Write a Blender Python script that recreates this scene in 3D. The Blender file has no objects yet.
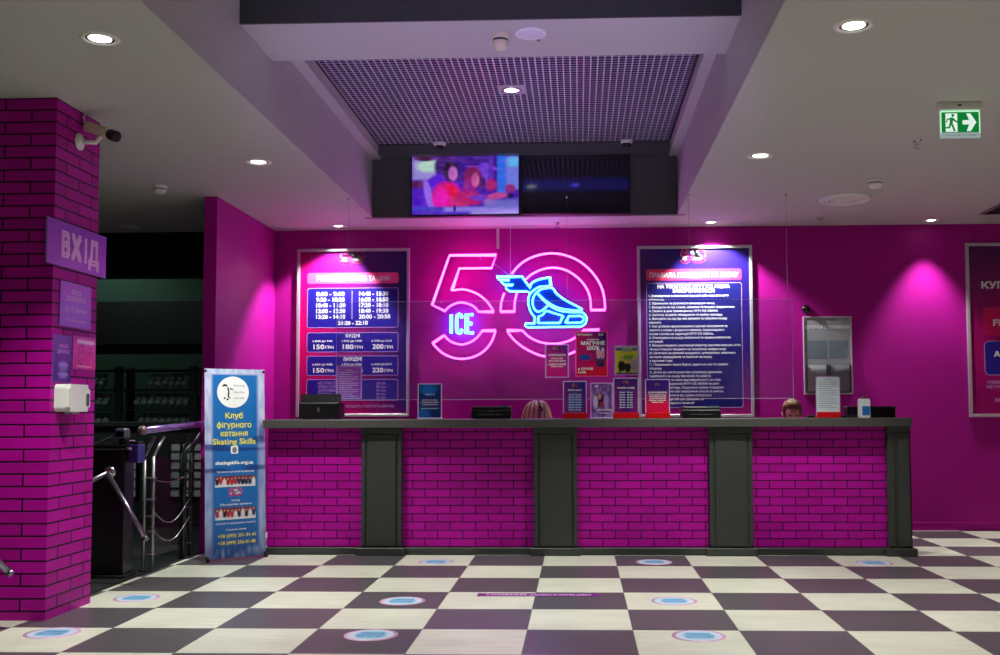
import bpy, bmesh, math, random
import numpy as np
from mathutils import Vector, Matrix
from mathutils.geometry import delaunay_2d_cdt
random.seed(5)
PI = math.pi
SC = bpy.context.scene
COL = SC.collection

def lin(c):
    return tuple(((v/255)/12.92 if v/255 <= .04045 else ((v/255+.055)/1.055)**2.4) for v in c[:3])

# ------------------------------------------------------------------ camera
YAW, PITCH, ROLL = math.radians(2.10759), math.radians(3.24706), math.radians(-.20367)
right = Vector((math.cos(YAW), math.sin(YAW), 0)); fwd = Vector((-math.sin(YAW), math.cos(YAW), 0)); up = Vector((0, 0, 1))
f2 = fwd*math.cos(PITCH)+up*math.sin(PITCH); u2 = up*math.cos(PITCH)-fwd*math.sin(PITCH)
r3 = right*math.cos(ROLL)+u2*math.sin(ROLL); u3 = u2*math.cos(ROLL)-right*math.sin(ROLL)
cam = bpy.data.cameras.new('camera'); cob = bpy.data.objects.new('camera', cam); COL.objects.link(cob)
m = Matrix((r3, u3, -f2)).transposed().to_4x4(); m.translation = (0, 0, 1.244); cob.matrix_world = m
cam.sensor_width = 36; cam.lens = 1019.85*36/1000
cam.shift_x = (500-541.145)/1000; cam.shift_y = (353.177-327.5)/1000
cam.clip_start = .05
SC.camera = cob
SC.view_settings.view_transform = 'Standard'; SC.view_settings.look = 'None'
SC.view_settings.gamma = 1; SC.view_settings.use_curve_mapping = False
SC.view_settings.exposure = 0.0
# ------------------------------------------------------------------ world and lamp strengths
w = bpy.data.worlds.new('world'); SC.world = w; w.use_nodes = True
w.node_tree.nodes['Background'].inputs[0].default_value = (.55, .5, .6, 1)
w.node_tree.nodes['Background'].inputs[1].default_value = .01
LAMP_W = 300            # downlights of the hall
LAMP_COL = (.97, 1, .92)
WALL_W = 330            # downlights that wash the back wall
NEON_PINK, NEON_BLUE = 19.0, 22.0
TV_E = .88
CEIL, BACK = 3.185, 10.75
XL, XR, YR = -2.058, .988, 10.04      # recess in the ceiling

VIOLET_FLOOD_W = 750     # coloured floodlight of the hall behind the camera
# ------------------------------------------------------------------ materials
MATS = {}
def nodes(name):
    mt = bpy.data.materials.new(name); mt.use_nodes = True
    nt = mt.node_tree; return mt, nt, nt.nodes['Principled BSDF'], nt.links
def mat(name, rgb, rough=.5, metal=0, var=.12, scale=8, bump=0, spec=.5):
    if name in MATS: return MATS[name]
    mt, nt, b, L = nodes(name); c = lin(rgb)
    tc = nt.nodes.new('ShaderNodeTexCoord'); n = nt.nodes.new('ShaderNodeTexNoise'); n.inputs['Scale'].default_value = scale
    n.inputs['Detail'].default_value = 4
    L.new(tc.outputs['Object'], n.inputs['Vector'])
    r = nt.nodes.new('ShaderNodeMapRange'); r.inputs[3].default_value = 1-var; r.inputs[4].default_value = 1+var
    L.new(n.outputs['Fac'], r.inputs[0])
    mx = nt.nodes.new('ShaderNodeVectorMath'); mx.operation = 'SCALE'; mx.inputs[0].default_value = c
    L.new(r.outputs[0], mx.inputs['Scale']); L.new(mx.outputs[0], b.inputs['Base Color'])
    b.inputs['Roughness'].default_value = rough; b.inputs['Metallic'].default_value = metal
    b.inputs['Specular IOR Level'].default_value = spec
    if bump:
        bp = nt.nodes.new('ShaderNodeBump'); bp.inputs['Strength'].default_value = bump; bp.inputs['Distance'].default_value = .004
        n2 = nt.nodes.new('ShaderNodeTexNoise'); n2.inputs['Scale'].default_value = scale*12; L.new(tc.outputs['Object'], n2.inputs['Vector'])
        L.new(n2.outputs['Fac'], bp.inputs['Height']); L.new(bp.outputs[0], b.inputs['Normal'])
    MATS[name] = mt; return mt
def emis(name, rgb_lin, strength):
    if name in MATS: return MATS[name]
    mt = bpy.data.materials.new(name); mt.use_nodes = True; nt = mt.node_tree; nt.nodes.clear()
    o = nt.nodes.new('ShaderNodeOutputMaterial'); e = nt.nodes.new('ShaderNodeEmission')
    e.inputs[0].default_value = (*rgb_lin, 1); e.inputs[1].default_value = strength
    nt.links.new(e.outputs[0], o.inputs[0]); MATS[name] = mt; return mt
def brick_mat(name, rgb, mortar, bw, bh, mort, off=(0, 0)):
    mt, nt, b, L = nodes(name)
    uv = nt.nodes.new('ShaderNodeUVMap'); mp = nt.nodes.new('ShaderNodeMapping'); mp.inputs['Location'].default_value = (*off, 0)
    L.new(uv.outputs[0], mp.inputs[0])
    t = nt.nodes.new('ShaderNodeTexBrick'); t.offset = .5; t.squash = 1
    t.inputs['Scale'].default_value = 1; t.inputs['Brick Width'].default_value = bw; t.inputs['Row Height'].default_value = bh
    t.inputs['Mortar Size'].default_value = mort; t.inputs['Mortar Smooth'].default_value = .15; t.inputs['Bias'].default_value = 0
    c = lin(rgb); t.inputs['Color1'].default_value = (*[v*1.1 for v in c], 1); t.inputs['Color2'].default_value = (*[v*.86 for v in c], 1)
    t.inputs['Mortar'].default_value = (*lin(mortar), 1)
    L.new(mp.outputs[0], t.inputs['Vector'])
    n = nt.nodes.new('ShaderNodeTexNoise'); n.inputs['Scale'].default_value = 9; n.inputs['Detail'].default_value = 5; L.new(mp.outputs[0], n.inputs['Vector'])
    r = nt.nodes.new('ShaderNodeMapRange'); r.inputs[3].default_value = .82; r.inputs[4].default_value = 1.18; L.new(n.outputs['Fac'], r.inputs[0])
    mx = nt.nodes.new('ShaderNodeVectorMath'); mx.operation = 'SCALE'; L.new(t.outputs['Color'], mx.inputs[0]); L.new(r.outputs[0], mx.inputs['Scale'])
    L.new(mx.outputs[0], b.inputs['Base Color']); b.inputs['Roughness'].default_value = .5; b.inputs['Specular IOR Level'].default_value = .22
    iv = nt.nodes.new('ShaderNodeMath'); iv.operation = 'SUBTRACT'; iv.inputs[0].default_value = 1; L.new(t.outputs['Fac'], iv.inputs[1])
    bp = nt.nodes.new('ShaderNodeBump'); bp.inputs['Strength'].default_value = .9; bp.inputs['Distance'].default_value = .008
    L.new(iv.outputs[0], bp.inputs['Height']); L.new(bp.outputs[0], b.inputs['Normal'])
    return mt
def print_mat(name, rough=.3, emit=0):
    if name in MATS: return MATS[name]
    mt, nt, b, L = nodes(name)
    a = nt.nodes.new('ShaderNodeVertexColor'); a.layer_name = 'ink'
    L.new(a.outputs[0], b.inputs['Base Color']); b.inputs['Roughness'].default_value = rough
    if emit:
        b.inputs['Base Color'].default_value = (.01, .01, .01, 1); L.remove(b.inputs['Base Color'].links[0])
        L.new(a.outputs[0], b.inputs['Emission Color']); b.inputs['Emission Strength'].default_value = emit
    MATS[name] = mt; return mt
def glass_mat(name, tint, gloss=1.0, painted_sheen=0.0):
    mt = bpy.data.materials.new(name); mt.use_nodes = True; nt = mt.node_tree; nt.nodes.clear(); L = nt.links
    o = nt.nodes.new('ShaderNodeOutputMaterial'); t = nt.nodes.new('ShaderNodeBsdfTransparent'); g = nt.nodes.new('ShaderNodeBsdfGlossy')
    t.inputs[0].default_value = (*tint, 1); g.inputs['Roughness'].default_value = .03
    fr = nt.nodes.new('ShaderNodeFresnel'); fr.inputs[0].default_value = 1.45
    mu = nt.nodes.new('ShaderNodeMath'); mu.operation = 'MULTIPLY'; mu.inputs[1].default_value = gloss; L.new(fr.outputs[0], mu.inputs[0])
    mx = nt.nodes.new('ShaderNodeMixShader'); L.new(mu.outputs[0], mx.inputs[0]); L.new(t.outputs[0], mx.inputs[1]); L.new(g.outputs[0], mx.inputs[2])
    last = mx
    if painted_sheen:
        d = nt.nodes.new('ShaderNodeBsdfDiffuse'); d.inputs[0].default_value = (.55, .3, .85, 1)  # violet reflection painted in as a diffuse tint
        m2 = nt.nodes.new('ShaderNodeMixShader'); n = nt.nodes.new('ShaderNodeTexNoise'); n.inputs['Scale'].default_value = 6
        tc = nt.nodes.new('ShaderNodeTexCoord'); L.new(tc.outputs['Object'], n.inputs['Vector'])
        k = nt.nodes.new('ShaderNodeMath'); k.operation = 'MULTIPLY'; k.inputs[1].default_value = painted_sheen*2; L.new(n.outputs['Fac'], k.inputs[0])
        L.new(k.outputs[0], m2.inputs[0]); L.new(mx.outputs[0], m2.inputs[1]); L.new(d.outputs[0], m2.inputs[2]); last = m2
    L.new(last.outputs[0], o.inputs[0]); return mt

# ------------------------------------------------------------------ geometry helpers
def NB(): return bmesh.new()
def box(bm, x0, x1, y0, y1, z0, z1, bev=0, seg=1, mtx=None):
    t = bmesh.new(); bmesh.ops.create_cube(t, size=1)
    for v in t.verts: v.co = Vector(((x0+x1)/2+v.co.x*(x1-x0), (y0+y1)/2+v.co.y*(y1-y0), (z0+z1)/2+v.co.z*(z1-z0)))
    if bev: bmesh.ops.bevel(t, geom=t.edges[:], offset=bev, segments=seg, affect='EDGES', profile=.5)
    merge(bm, t, mtx)
def merge(bm, t, mtx=None):
    if mtx: bmesh.ops.transform(t, matrix=mtx, verts=t.verts)
    mp = {}
    for v in t.verts: mp[v] = bm.verts.new(v.co)
    for f in t.faces:
        try: nf = bm.faces.new([mp[v] for v in f.verts]); nf.smooth = f.smooth
        except ValueError: pass
    t.free()
def lathe(bm, prof, n=24, mtx=None, smooth=True):
    t = bmesh.new(); rings = []
    for r, z in prof:
        if r < 1e-6: rings.append([t.verts.new((0, 0, z))])
        else: rings.append([t.verts.new((r*math.cos(2*PI*k/n), r*math.sin(2*PI*k/n), z)) for k in range(n)])
    for a, b in zip(rings, rings[1:]):
        for k in range(n):
            k2 = (k+1) % n
            vs = [a[k % len(a)], a[k2 % len(a)], b[k2 % len(b)], b[k % len(b)]]
            q = []
            for v in vs:
                if v not in q: q.append(v)
            if len(q) > 2: t.faces.new(q).smooth = smooth
    bmesh.ops.recalc_face_normals(t, faces=t.faces); merge(bm, t, mtx)
def tube(bm, pts, r, n=8, closed=False, cap=True, taper=None):
    P = [Vector(p) for p in pts]; t = bmesh.new(); rings = []; N = len(P); ref = None
    for i, p in enumerate(P):
        a = P[(i-1) % N] if (closed or i) else p; b = P[(i+1) % N] if (closed or i < N-1) else p
        d = (b-a); d = d.normalized() if d.length > 1e-9 else Vector((0, 0, 1))
        if ref is None:
            ref = Vector((0, 1, 0)) if abs(d.y) < .9 else Vector((1, 0, 0))
        s = d.cross(ref); s = s.normalized() if s.length > 1e-6 else d.orthogonal().normalized(); q = s.cross(d).normalized(); ref = q
        k = 1.0
        if (closed or 0 < i < N-1):
            d1 = (p-a).normalized(); d2 = (b-p).normalized(); c = max(.35, math.sqrt(max(0, (1+d1.dot(d2))/2))); k = min(1/c, 1.8)
        rr = r*(taper[i] if taper else 1)
        rings.append([t.verts.new(p+s*math.cos(2*PI*j/n)*rr*(k if abs(d.y) < .9 else 1)+q*math.sin(2*PI*j/n)*rr) for j in range(n)])
    for i in range(N if closed else N-1):
        a, b = rings[i], rings[(i+1) % N]
        for j in range(n): t.faces.new((a[j], a[(j+1) % n], b[(j+1) % n], b[j])).smooth = True
    if cap and not closed: t.faces.new(rings[0]); t.faces.new(rings[-1])
    bmesh.ops.recalc_face_normals(t, faces=t.faces); merge(bm, t)
def prism(bm, poly, y0, y1, mtx=None):
    """poly in local x,z; extruded from y0 to y1"""
    t = bmesh.new(); a = [t.verts.new((x, y0, z)) for x, z in poly]; b = [t.verts.new((x, y1, z)) for x, z in poly]
    t.faces.new(a); t.faces.new(b[::-1]); n = len(poly)
    for i in range(n): t.faces.new((a[i], b[i], b[(i+1) % n], a[(i+1) % n]))
    bmesh.ops.recalc_face_normals(t, faces=t.faces); merge(bm, t, mtx)
def rrect(x0, x1, z0, z1, r, n=5):
    out = []
    for cx, cz, a0 in ((x1-r, z1-r, 0), (x0+r, z1-r, 90), (x0+r, z0+r, 180), (x1-r, z0+r, 270)):
        for k in range(n+1): a = math.radians(a0+90*k/n); out.append((cx+r*math.cos(a), cz+r*math.sin(a)))
    return out
def ell(cx, cz, rx, rz, n=28): return [(cx+rx*math.cos(2*PI*k/n), cz+rz*math.sin(2*PI*k/n)) for k in range(n)]
def flat(bm, poly, y):
    t = bmesh.new(); t.faces.new([t.verts.new((x, y, z)) for x, z in poly])
    for f in t.faces:
        f.normal_update()
        if f.normal.y > 0: f.normal_flip()
    bmesh.ops.triangulate(t, faces=t.faces[:])
    merge(bm, t)
def obj(name, bm, mt, parent=None, smooth=False, loc=None):
    me = bpy.data.meshes.new(name)
    bm.normal_update()
    uv = bm.loops.layers.uv.new('UVMap')
    for f in bm.faces:
        n = f.normal
        for l in f.loops:
            c = l.vert.co
            if abs(n.z) > max(abs(n.x), abs(n.y)): l[uv].uv = (c.x, c.y)
            elif abs(n.x) > abs(n.y): l[uv].uv = (c.y, c.z)
            else: l[uv].uv = (c.x, c.z)
        if smooth: f.smooth = True
    bm.to_mesh(me); bm.free(); me.materials.append(mt)
    o = bpy.data.objects.new(name, me); COL.objects.link(o)
    if parent: o.parent = parent
    if loc: o.location = loc
    return o
def struct(name, bm, mt, parent=None):
    o = obj(name, bm, mt, parent)
    if not parent: o['kind'] = 'structure'
    return o
def thing(name, label, cat, loc=(0, 0, 0), rot=(0, 0, 0), group=None):
    o = bpy.data.objects.new(name, None); COL.objects.link(o); o.empty_display_size = .1
    o.location = loc; o.rotation_euler = rot; tag(o, label, cat, group); return o
def tag(o, label, cat, group=None):
    o['label'] = label; o['category'] = cat
    if group: o['group'] = group
    return o
def dup(root, loc, label=None, rot=None):
    r = root.copy(); COL.objects.link(r); r.location = loc
    if rot is not None: r.rotation_euler = rot
    if label: r['label'] = label
    for ch in list(root.children):
        c = ch.copy(); COL.objects.link(c); c.parent = r
        for g in list(ch.children):
            d = g.copy(); COL.objects.link(d); d.parent = c
    return r
_gl = {}
def outline_of(st):
    cu = bpy.data.curves.new('lettering', 'FONT'); cu.body = st; cu.size = 1; cu.resolution_u = 2; cu.fill_mode = 'NONE'
    o = bpy.data.objects.new('lettering', cu); me = o.to_mesh()
    V = [Vector((v.co.x, v.co.y)) for v in me.vertices] if me else []; E = [tuple(e.vertices) for e in me.edges] if me else []
    o.to_mesh_clear(); bpy.data.objects.remove(o); bpy.data.curves.remove(cu); return V, E
def inside(px, py, V, E):
    w_ = np.zeros(len(px), int)
    for i, j in E:
        p, q = V[i], V[j]
        if p[1] == q[1]: continue
        hit = ((p[1] <= py) != (q[1] <= py)) & (p[0]+(py-p[1])/(q[1]-p[1])*(q[0]-p[0]) > px); w_ += np.where(hit, 1 if q[1] > p[1] else -1, 0)
    return w_ != 0
def glyph(ch, e=0):
    """triangles of one character, emboldened by e, and its advance"""
    if (ch, e) in _gl: return _gl[ch, e]
    xm = lambda st: max(v.x for v in outline_of(st)[0])
    adv = xm('H'+ch+'H')-xm('HH'); V, E = outline_of(ch); P, F = [], []
    if V:
        sh = [(0, 0)] if e <= 0 else [(-e, -e), (e, -e), (e, e), (-e, e)]
        AV = [Vector((v.x+dx, v.y+dy)) for dx, dy in sh for v in V]; AE = [(i+n*len(V), j+n*len(V)) for n in range(len(sh)) for i, j in E]
        r = delaunay_2d_cdt(AV, AE, [], 0, 1e-5); P = [(p.x, p.y) for p in r[0]]; T = [tuple(f) for f in r[2]]
        C = np.array([[sum(P[i][0] for i in f)/3, sum(P[i][1] for i in f)/3] for f in T]); ok = np.zeros(len(T), bool)
        for n in range(len(sh)): ok |= inside(C[:, 0], C[:, 1], AV, AE[n*len(E):(n+1)*len(E)])
        F = [f for f, k in zip(T, ok) if k]
    _gl[ch, e] = (P, F, adv); return _gl[ch, e]
def text(bm, st, x, z, cap, width=None, align='C', y=0, bold=.012):
    """flat lettering in the local x,z plane facing -y; cap = height of a capital"""
    st = st.replace('І', 'I').replace('і', 'i'); pen = 0; parts = []; lo, hi = 9e9, -9e9
    for ch in st:
        P, F, adv = glyph(ch, round(bold*1.05, 4))
        if P: lo = min(lo, pen+min(p[0] for p in P)); hi = max(hi, pen+max(p[0] for p in P)); parts.append((pen, P, F))
        pen += adv
    if not parts: return
    k = cap/.73; wd = hi-lo; kx = width/wd if width else k
    x0 = {'C': x-kx*wd/2, 'L': x, 'R': x-kx*wd}[align]-lo*kx
    for pn, P, F in parts:
        vs = [bm.verts.new((x0+(pn+a)*kx, y, z+b*k)) for a, b in P]
        for f in F:
            nf = bm.faces.new([vs[i] for i in f]); nf.normal_update()
            if nf.normal.y > 0: nf.normal_flip()
# ---- printed pictures: a grid of points carrying ink
class Paint:
    def __init__(s, nu, nv, base):
        s.u, s.v = np.meshgrid(np.linspace(0, 1, nu), np.linspace(0, 1, nv)); s.c = np.zeros((nv, nu, 3)); s.c[:] = lin(base); s.rs = np.random.RandomState(3)
    def blend(s, a, rgb): s.c += np.clip(a, 0, 1)[..., None]*(np.array(lin(rgb))-s.c); return s
    def grad(s, u0, v0, u1, v1, rgb, p=1):
        t = ((s.u-u0)*(u1-u0)+(s.v-v0)*(v1-v0))/((u1-u0)**2+(v1-v0)**2); return s.blend(np.clip(t, 0, 1)**p, rgb)
    def ell(s, cx, cy, rx, ry, rgb, rot=0, soft=.15, a=1):
        c, q = math.cos(math.radians(rot)), math.sin(math.radians(rot)); dx, dy = s.u-cx, s.v-cy
        d = np.sqrt(((dx*c+dy*q)/rx)**2+((dy*c-dx*q)/ry)**2); return s.blend(a*np.clip((1-d)/soft+.5, 0, 1), rgb)
    def rect(s, u0, v0, u1, v1, rgb, soft=.01, a=1, shear=0):
        u = s.u-shear*(s.v-(v0+v1)/2)
        return s.blend(a*np.clip((u-u0)/soft+.5, 0, 1)*np.clip((u1-u)/soft+.5, 0, 1)*np.clip((s.v-v0)/soft+.5, 0, 1)*np.clip((v1-s.v)/soft+.5, 0, 1), rgb)
    def noise(s, amt, n=9, rgb=(255, 255, 255), box_=None):
        g = s.rs.rand(n, n); U = s.u*(n-1); V = s.v*(n-1); i = np.minimum(U.astype(int), n-2); j = np.minimum(V.astype(int), n-2); a, b = U-i, V-j
        k = g[j, i]*(1-a)*(1-b)+g[j, i+1]*a*(1-b)+g[j+1, i]*(1-a)*b+g[j+1, i+1]*a*b
        if box_ is not None: k = k*np.clip(box_, 0, 1)
        return s.blend(np.clip((k-.35)*1.6, 0, 1)*amt, rgb)
def picture(name, P, x0, x1, z0, z1, y, mt, parent):
    nv, nu, _ = P.c.shape
    X = x0+(x1-x0)*P.u.ravel(); Z = z0+(z1-z0)*P.v.ravel(); co = np.stack([X, np.full_like(X, y), Z], -1)
    i = np.arange(nu*nv).reshape(nv, nu); F = np.stack([i[:-1, :-1], i[:-1, 1:], i[1:, 1:], i[1:, :-1]], -1).reshape(-1, 4)
    me = bpy.data.meshes.new(name); me.from_pydata(co.tolist(), [], F.tolist())
    at = me.color_attributes.new('ink', 'FLOAT_COLOR', 'POINT'); at.data.foreach_set('color', np.concatenate([P.c.reshape(-1, 3), np.ones((nu*nv, 1))], 1).ravel().astype(np.float32))
    me.materials.append(mt); o = bpy.data.objects.new(name, me); COL.objects.link(o); o.parent = parent; return o
def spline(pts, k=6, closed=False):
    P = [Vector((*p, 0)) for p in pts]; n = len(P); out = []
    for i in range(n if closed else n-1):
        p0 = P[(i-1) % n] if closed or i else P[0]; p1 = P[i]; p2 = P[(i+1) % n]; p3 = P[(i+2) % n] if closed or i+2 < n else P[-1]
        for j in range(k):
            t = j/k; q = .5*((2*p1)+(p2-p0)*t+(2*p0-5*p1+4*p2-p3)*t*t+(3*p1-p0-3*p2+p3)*t**3); out.append((q.x, q.y))
    if not closed: out.append(tuple(pts[-1]))
    return out

# ------------------------------------------------------------------ shared materials
M_wall = mat('magenta paint', (170, 14, 140), .5, var=.05, scale=2, bump=.1, spec=.2)
M_ceil = mat('grey white ceiling paint', (186, 185, 182), .7, var=.04, scale=1.5)
M_dark = mat('dark grey panel paint', (82, 84, 82), .5, var=.06)
M_count = mat('charcoal counter paint', (57, 60, 57), .42, var=.08, bump=.08)
M_top = mat('charcoal worktop laminate', (74, 73, 71), .38, var=.08, bump=.05)
M_white = mat('white plastic', (228, 228, 222), .35, var=.03)
M_black = mat('black plastic', (16, 16, 18), .3, var=.1)
M_chrome = mat('brushed steel', (190, 190, 192), .25, 1, var=.06)
M_alu = mat('lilac grey aluminium', (200, 188, 202), .35, .35, var=.05)
M_red = mat('red plastic', (205, 12, 22), .3, var=.05)
M_ink_white = mat('white ink', (245, 245, 245), .4, var=.02)
M_ink_yellow = mat('yellow ink', (245, 232, 60), .4, var=.02)
M_ink_pink = mat('pink ink', (255, 84, 160), .4, var=.04)
M_ink_navy = mat('navy ink', (36, 28, 150), .35, var=.08)
M_ink_lilac = mat('lilac ink', (190, 150, 225), .4, var=.04)
M_ink_black = mat('black ink', (14, 14, 16), .4, var=.05)
M_ink_grey = mat('grey ink', (120, 130, 140), .4, var=.05)
M_ink_blue = mat('blue ink', (30, 105, 190), .4, var=.04)
M_print = print_mat('printed sheet')
M_acryl = glass_mat('clear acrylic', (.97, .97, .98), 1.0)
M_acryl_edge = mat('frosted acrylic edge', (205, 180, 225), .25, var=.04)
M_hall = mat('dark green hall paint', (44, 74, 60), .7, var=.1)
M_hallblk = mat('black hall panel', (4, 4, 5), .6, var=.1)

# ------------------------------------------------------------------ floor
def floor_material():
    mt, nt, b, L = nodes('checkered vinyl tiles'); N = nt.nodes.new
    tc = N('ShaderNodeTexCoord'); sp = N('ShaderNodeSeparateXYZ'); L.new(tc.outputs['Object'], sp.inputs[0])
    def mth(op, a, bb=None):
        n = N('ShaderNodeMath'); n.operation = op
        for i, v in enumerate((a, bb)):
            if v is None: continue
            if isinstance(v, (int, float)): n.inputs[i].default_value = v
            else: L.new(v, n.inputs[i])
        return n.outputs[0]
    fx = mth('DIVIDE', mth('SUBTRACT', sp.outputs[0], -.9014), .6); fy = mth('DIVIDE', mth('SUBTRACT', sp.outputs[1], 7.0864), .6)
    ix, iy = mth('FLOOR', fx), mth('FLOOR', fy)
    par = mth('FLOORED_MODULO', mth('ADD', ix, iy), 2)
    def edge(f, i): d = mth('SUBTRACT', f, i); return mth('MINIMUM', d, mth('SUBTRACT', 1, d))
    ed = mth('MINIMUM', edge(fx, ix), edge(fy, iy)); joint = mth('LESS_THAN', ed, .004)
    cid = N('ShaderNodeCombineXYZ'); L.new(ix, cid.inputs[0]); L.new(iy, cid.inputs[1])
    wn = N('ShaderNodeTexWhiteNoise'); L.new(cid.outputs[0], wn.inputs['Vector'])
    mp = N('ShaderNodeMapping'); mp.inputs['Scale'].default_value = (2.2, 26, 1); L.new(tc.outputs['Object'], mp.inputs[0])
    no = N('ShaderNodeTexNoise'); no.inputs['Scale'].default_value = 1; no.inputs['Detail'].default_value = 6; no.inputs['Roughness'].default_value = .65; L.new(mp.outputs[0], no.inputs['Vector'])
    no2 = N('ShaderNodeTexNoise'); no2.inputs['Scale'].default_value = 3; no2.inputs['Detail'].default_value = 6; L.new(tc.outputs['Object'], no2.inputs['Vector'])
    r = N('ShaderNodeMapRange'); r.inputs[1].default_value = .3; r.inputs[2].default_value = .7; r.inputs[3].default_value = .8; r.inputs[4].default_value = 1.16
    L.new(mth('ADD', mth('MULTIPLY', no.outputs[0], .6), mth('MULTIPLY', no2.outputs[0], .4)), r.inputs[0])
    k = mth('MULTIPLY', r.outputs[0], mth('ADD', mth('MULTIPLY', wn.outputs['Value'], .08), .96))
    mx = N('ShaderNodeMix'); mx.data_type = 'RGBA'; L.new(par, mx.inputs[0])
    mx.inputs[6].default_value = (*lin((84, 79, 83)), 1); mx.inputs[7].default_value = (*lin((216, 216, 198)), 1)
    v = N('ShaderNodeVectorMath'); v.operation = 'SCALE'; L.new(mx.outputs[2], v.inputs[0]); L.new(k, v.inputs['Scale'])
    m2 = N('ShaderNodeMix'); m2.data_type = 'RGBA'; L.new(mth('MULTIPLY', joint, .55), m2.inputs[0]); L.new(v.outputs[0], m2.inputs[6]); m2.inputs[7].default_value = (.06, .06, .055, 1)
    L.new(m2.outputs[2], b.inputs['Base Color'])
    b.inputs['Roughness'].default_value = .34; b.inputs['Specular IOR Level'].default_value = .6
    return mt
bm = NB(); box(bm, -3.345, 6.5, -4, BACK, -.1, 0); box(bm, -9, -3.345, -4, 6.9, -.1, 0)
struct('floor', bm, floor_material())
bm = NB(); box(bm, -9, -3.345, 6.9, 14, -.1, -.002)
struct('floor_hall', bm, mat('dark rubber flooring', (42, 46, 45), .35, var=.15, scale=5))
bm = NB(); box(bm, -3.375, -3.345, 6.9, 8.97, -.01, .006)
struct('trim_1', bm, mat('black floor edging', (14, 14, 14), .5))

# ------------------------------------------------------------------ shell
bm = NB(); box(bm, -3.36, 6.5, BACK, BACK+.15, 0, 4.2); struct('wall_back', bm, M_wall)
bm = NB(); box(bm, 2.4, 6.5, BACK-.014, BACK, 0, .085, .003); struct('baseboard_back', bm, M_wall)
bm = NB(); box(bm, -3.36, -3.245, 8.98, BACK, 0, CEIL); struct('wall_left', bm, M_wall)
bm = NB(); box(bm, -3.36, -3.245, BACK+.15, 14, 0, 4); struct('wall_hall_right', bm, M_hallblk)
bm = NB(); box(bm, -9, -3.245, 14, 14.1, 0, 4.2); struct('wall_hall_back', bm, M_hall)
M_plain = mat('dim grey wall paint', (70, 66, 72), .7)
bm = NB(); box(bm, -9.1, -9, -4, 14, 0, 4.2); struct('wall_hall_left', bm, mat('charcoal hall paint', (38, 38, 40), .7))
bm = NB(); box(bm, 6.5, 6.6, -4, BACK, 0, CEIL); struct('wall_right', bm, M_wall)
bm = NB(); box(bm, -9, 6.5, -4.1, -4, 0, CEIL); struct('wall_front', bm, M_plain)
bm = NB()
box(bm, -9, XL-.08, -4, BACK, CEIL, CEIL+.12); box(bm, XR+.08, 6.5, -4, BACK, CEIL, CEIL+.12)
box(bm, XL-.08, XR+.08, YR+.08, BACK, CEIL, CEIL+.12); box(bm, XL-.08, XR+.08, -4, 3.3, CEIL, CEIL+.12)
struct('ceiling', bm, M_ceil)
bm = NB(); box(bm, -9, -3.36, BACK, 14, 4.0, 4.1); box(bm, -9, -3.36, BACK, BACK+.05, CEIL, 4.0); struct('ceiling_hall', bm, M_hallblk)
# recess: side walls, dark back wall, ledge, riser
LEDGE, GZ = 3.77, 3.87
GX0, GX1, GY0, GY1 = XL+.095, XR-.085, 6.7, 9.86
bm = NB(); box(bm, XL-.08, XL, 3.4, YR, CEIL, LEDGE+.3); struct('wall_recess_left', bm, M_ceil)
bm = NB(); box(bm, XR, XR+.08, 3.4, YR, CEIL, LEDGE+.3); struct('wall_recess_right', bm, M_ceil)
bm = NB(); box(bm, XL-.08, XR+.08, YR, YR+.08, CEIL, LEDGE+.3); struct('wall_recess_back', bm, M_dark)
bm = NB(); box(bm, XL-.08, XR+.08, 3.3, 3.4, CEIL, LEDGE+.3); struct('wall_recess_front', bm, M_ceil)
bm = NB(); box(bm, XL, XR, 3.4, 6.045, LEDGE+.2, LEDGE+.28); struct('ceiling_recess', bm, M_ceil)
bm = NB(); box(bm, XL, GX0, 6.7, YR, LEDGE, LEDGE+.3); box(bm, GX1, XR, 6.7, YR, LEDGE, LEDGE+.3); struct('trim_2', bm, M_ceil)
bm = NB(); box(bm, GX0, GX1, GY1, YR, LEDGE, LEDGE+.3); struct('trim_3', bm, M_dark)
bm = NB(); box(bm, XL, XR, 6.05, 6.7, 3.612, LEDGE+.3); bo = struct('beam', bm, M_ceil)
bm = NB(); box(bm, XL, XR, 6.03, 6.05, 3.612, LEDGE+.3); struct('beam_face', bm, mat('dark green grey fascia', (52, 58, 50), .6), bo)
bm = NB(); box(bm, GX0-.05, GX1+.05, 6.7, GY1+.05, GZ+.35, GZ+.4); struct('ceiling_void', bm, M_hallblk)
# open cell grille
t = thing('ceiling_grille', 'dark square-cell open grille panel in the ceiling recess above the screens', 'ceiling grille', (0, 0, GZ))
bm = NB(); pitch = .0525
x = GX0+.02
while x < GX1: box(bm, x-.0022, x+.0022, GY0, GY1, .002, .04); x += pitch
y = GY0+.02
while y < GY1: box(bm, GX0, GX1, y-.0022, y+.0022, .002, .04); y += pitch
obj('slat_webs', bm, mat('shade toned slat webs', (62, 58, 72), .5, var=.06), t)  # web sides coloured darker to paint the shade inside the cells
bm = NB(); x = GX0+.02
while x < GX1: box(bm, x-.005, x+.005, GY0, GY1, 0, .003); x += pitch
y = GY0+.02
while y < GY1: box(bm, GX0, GX1, y-.004, y+.004, .0005, .003); y += pitch
obj('slat_caps', bm, mat('silver grey lacquered slats', (190, 184, 200), .4, var=.06), t)
bm = NB()
for a in ((GX0, GX0+.02, GY0, GY1), (GX1-.02, GX1, GY0, GY1), (GX0, GX1, GY1-.02, GY1), (GX0, GX1, GY0, GY0+.02)): box(bm, *a, -.004, .036)
obj('edge_frame', bm, M_black, t)

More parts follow.
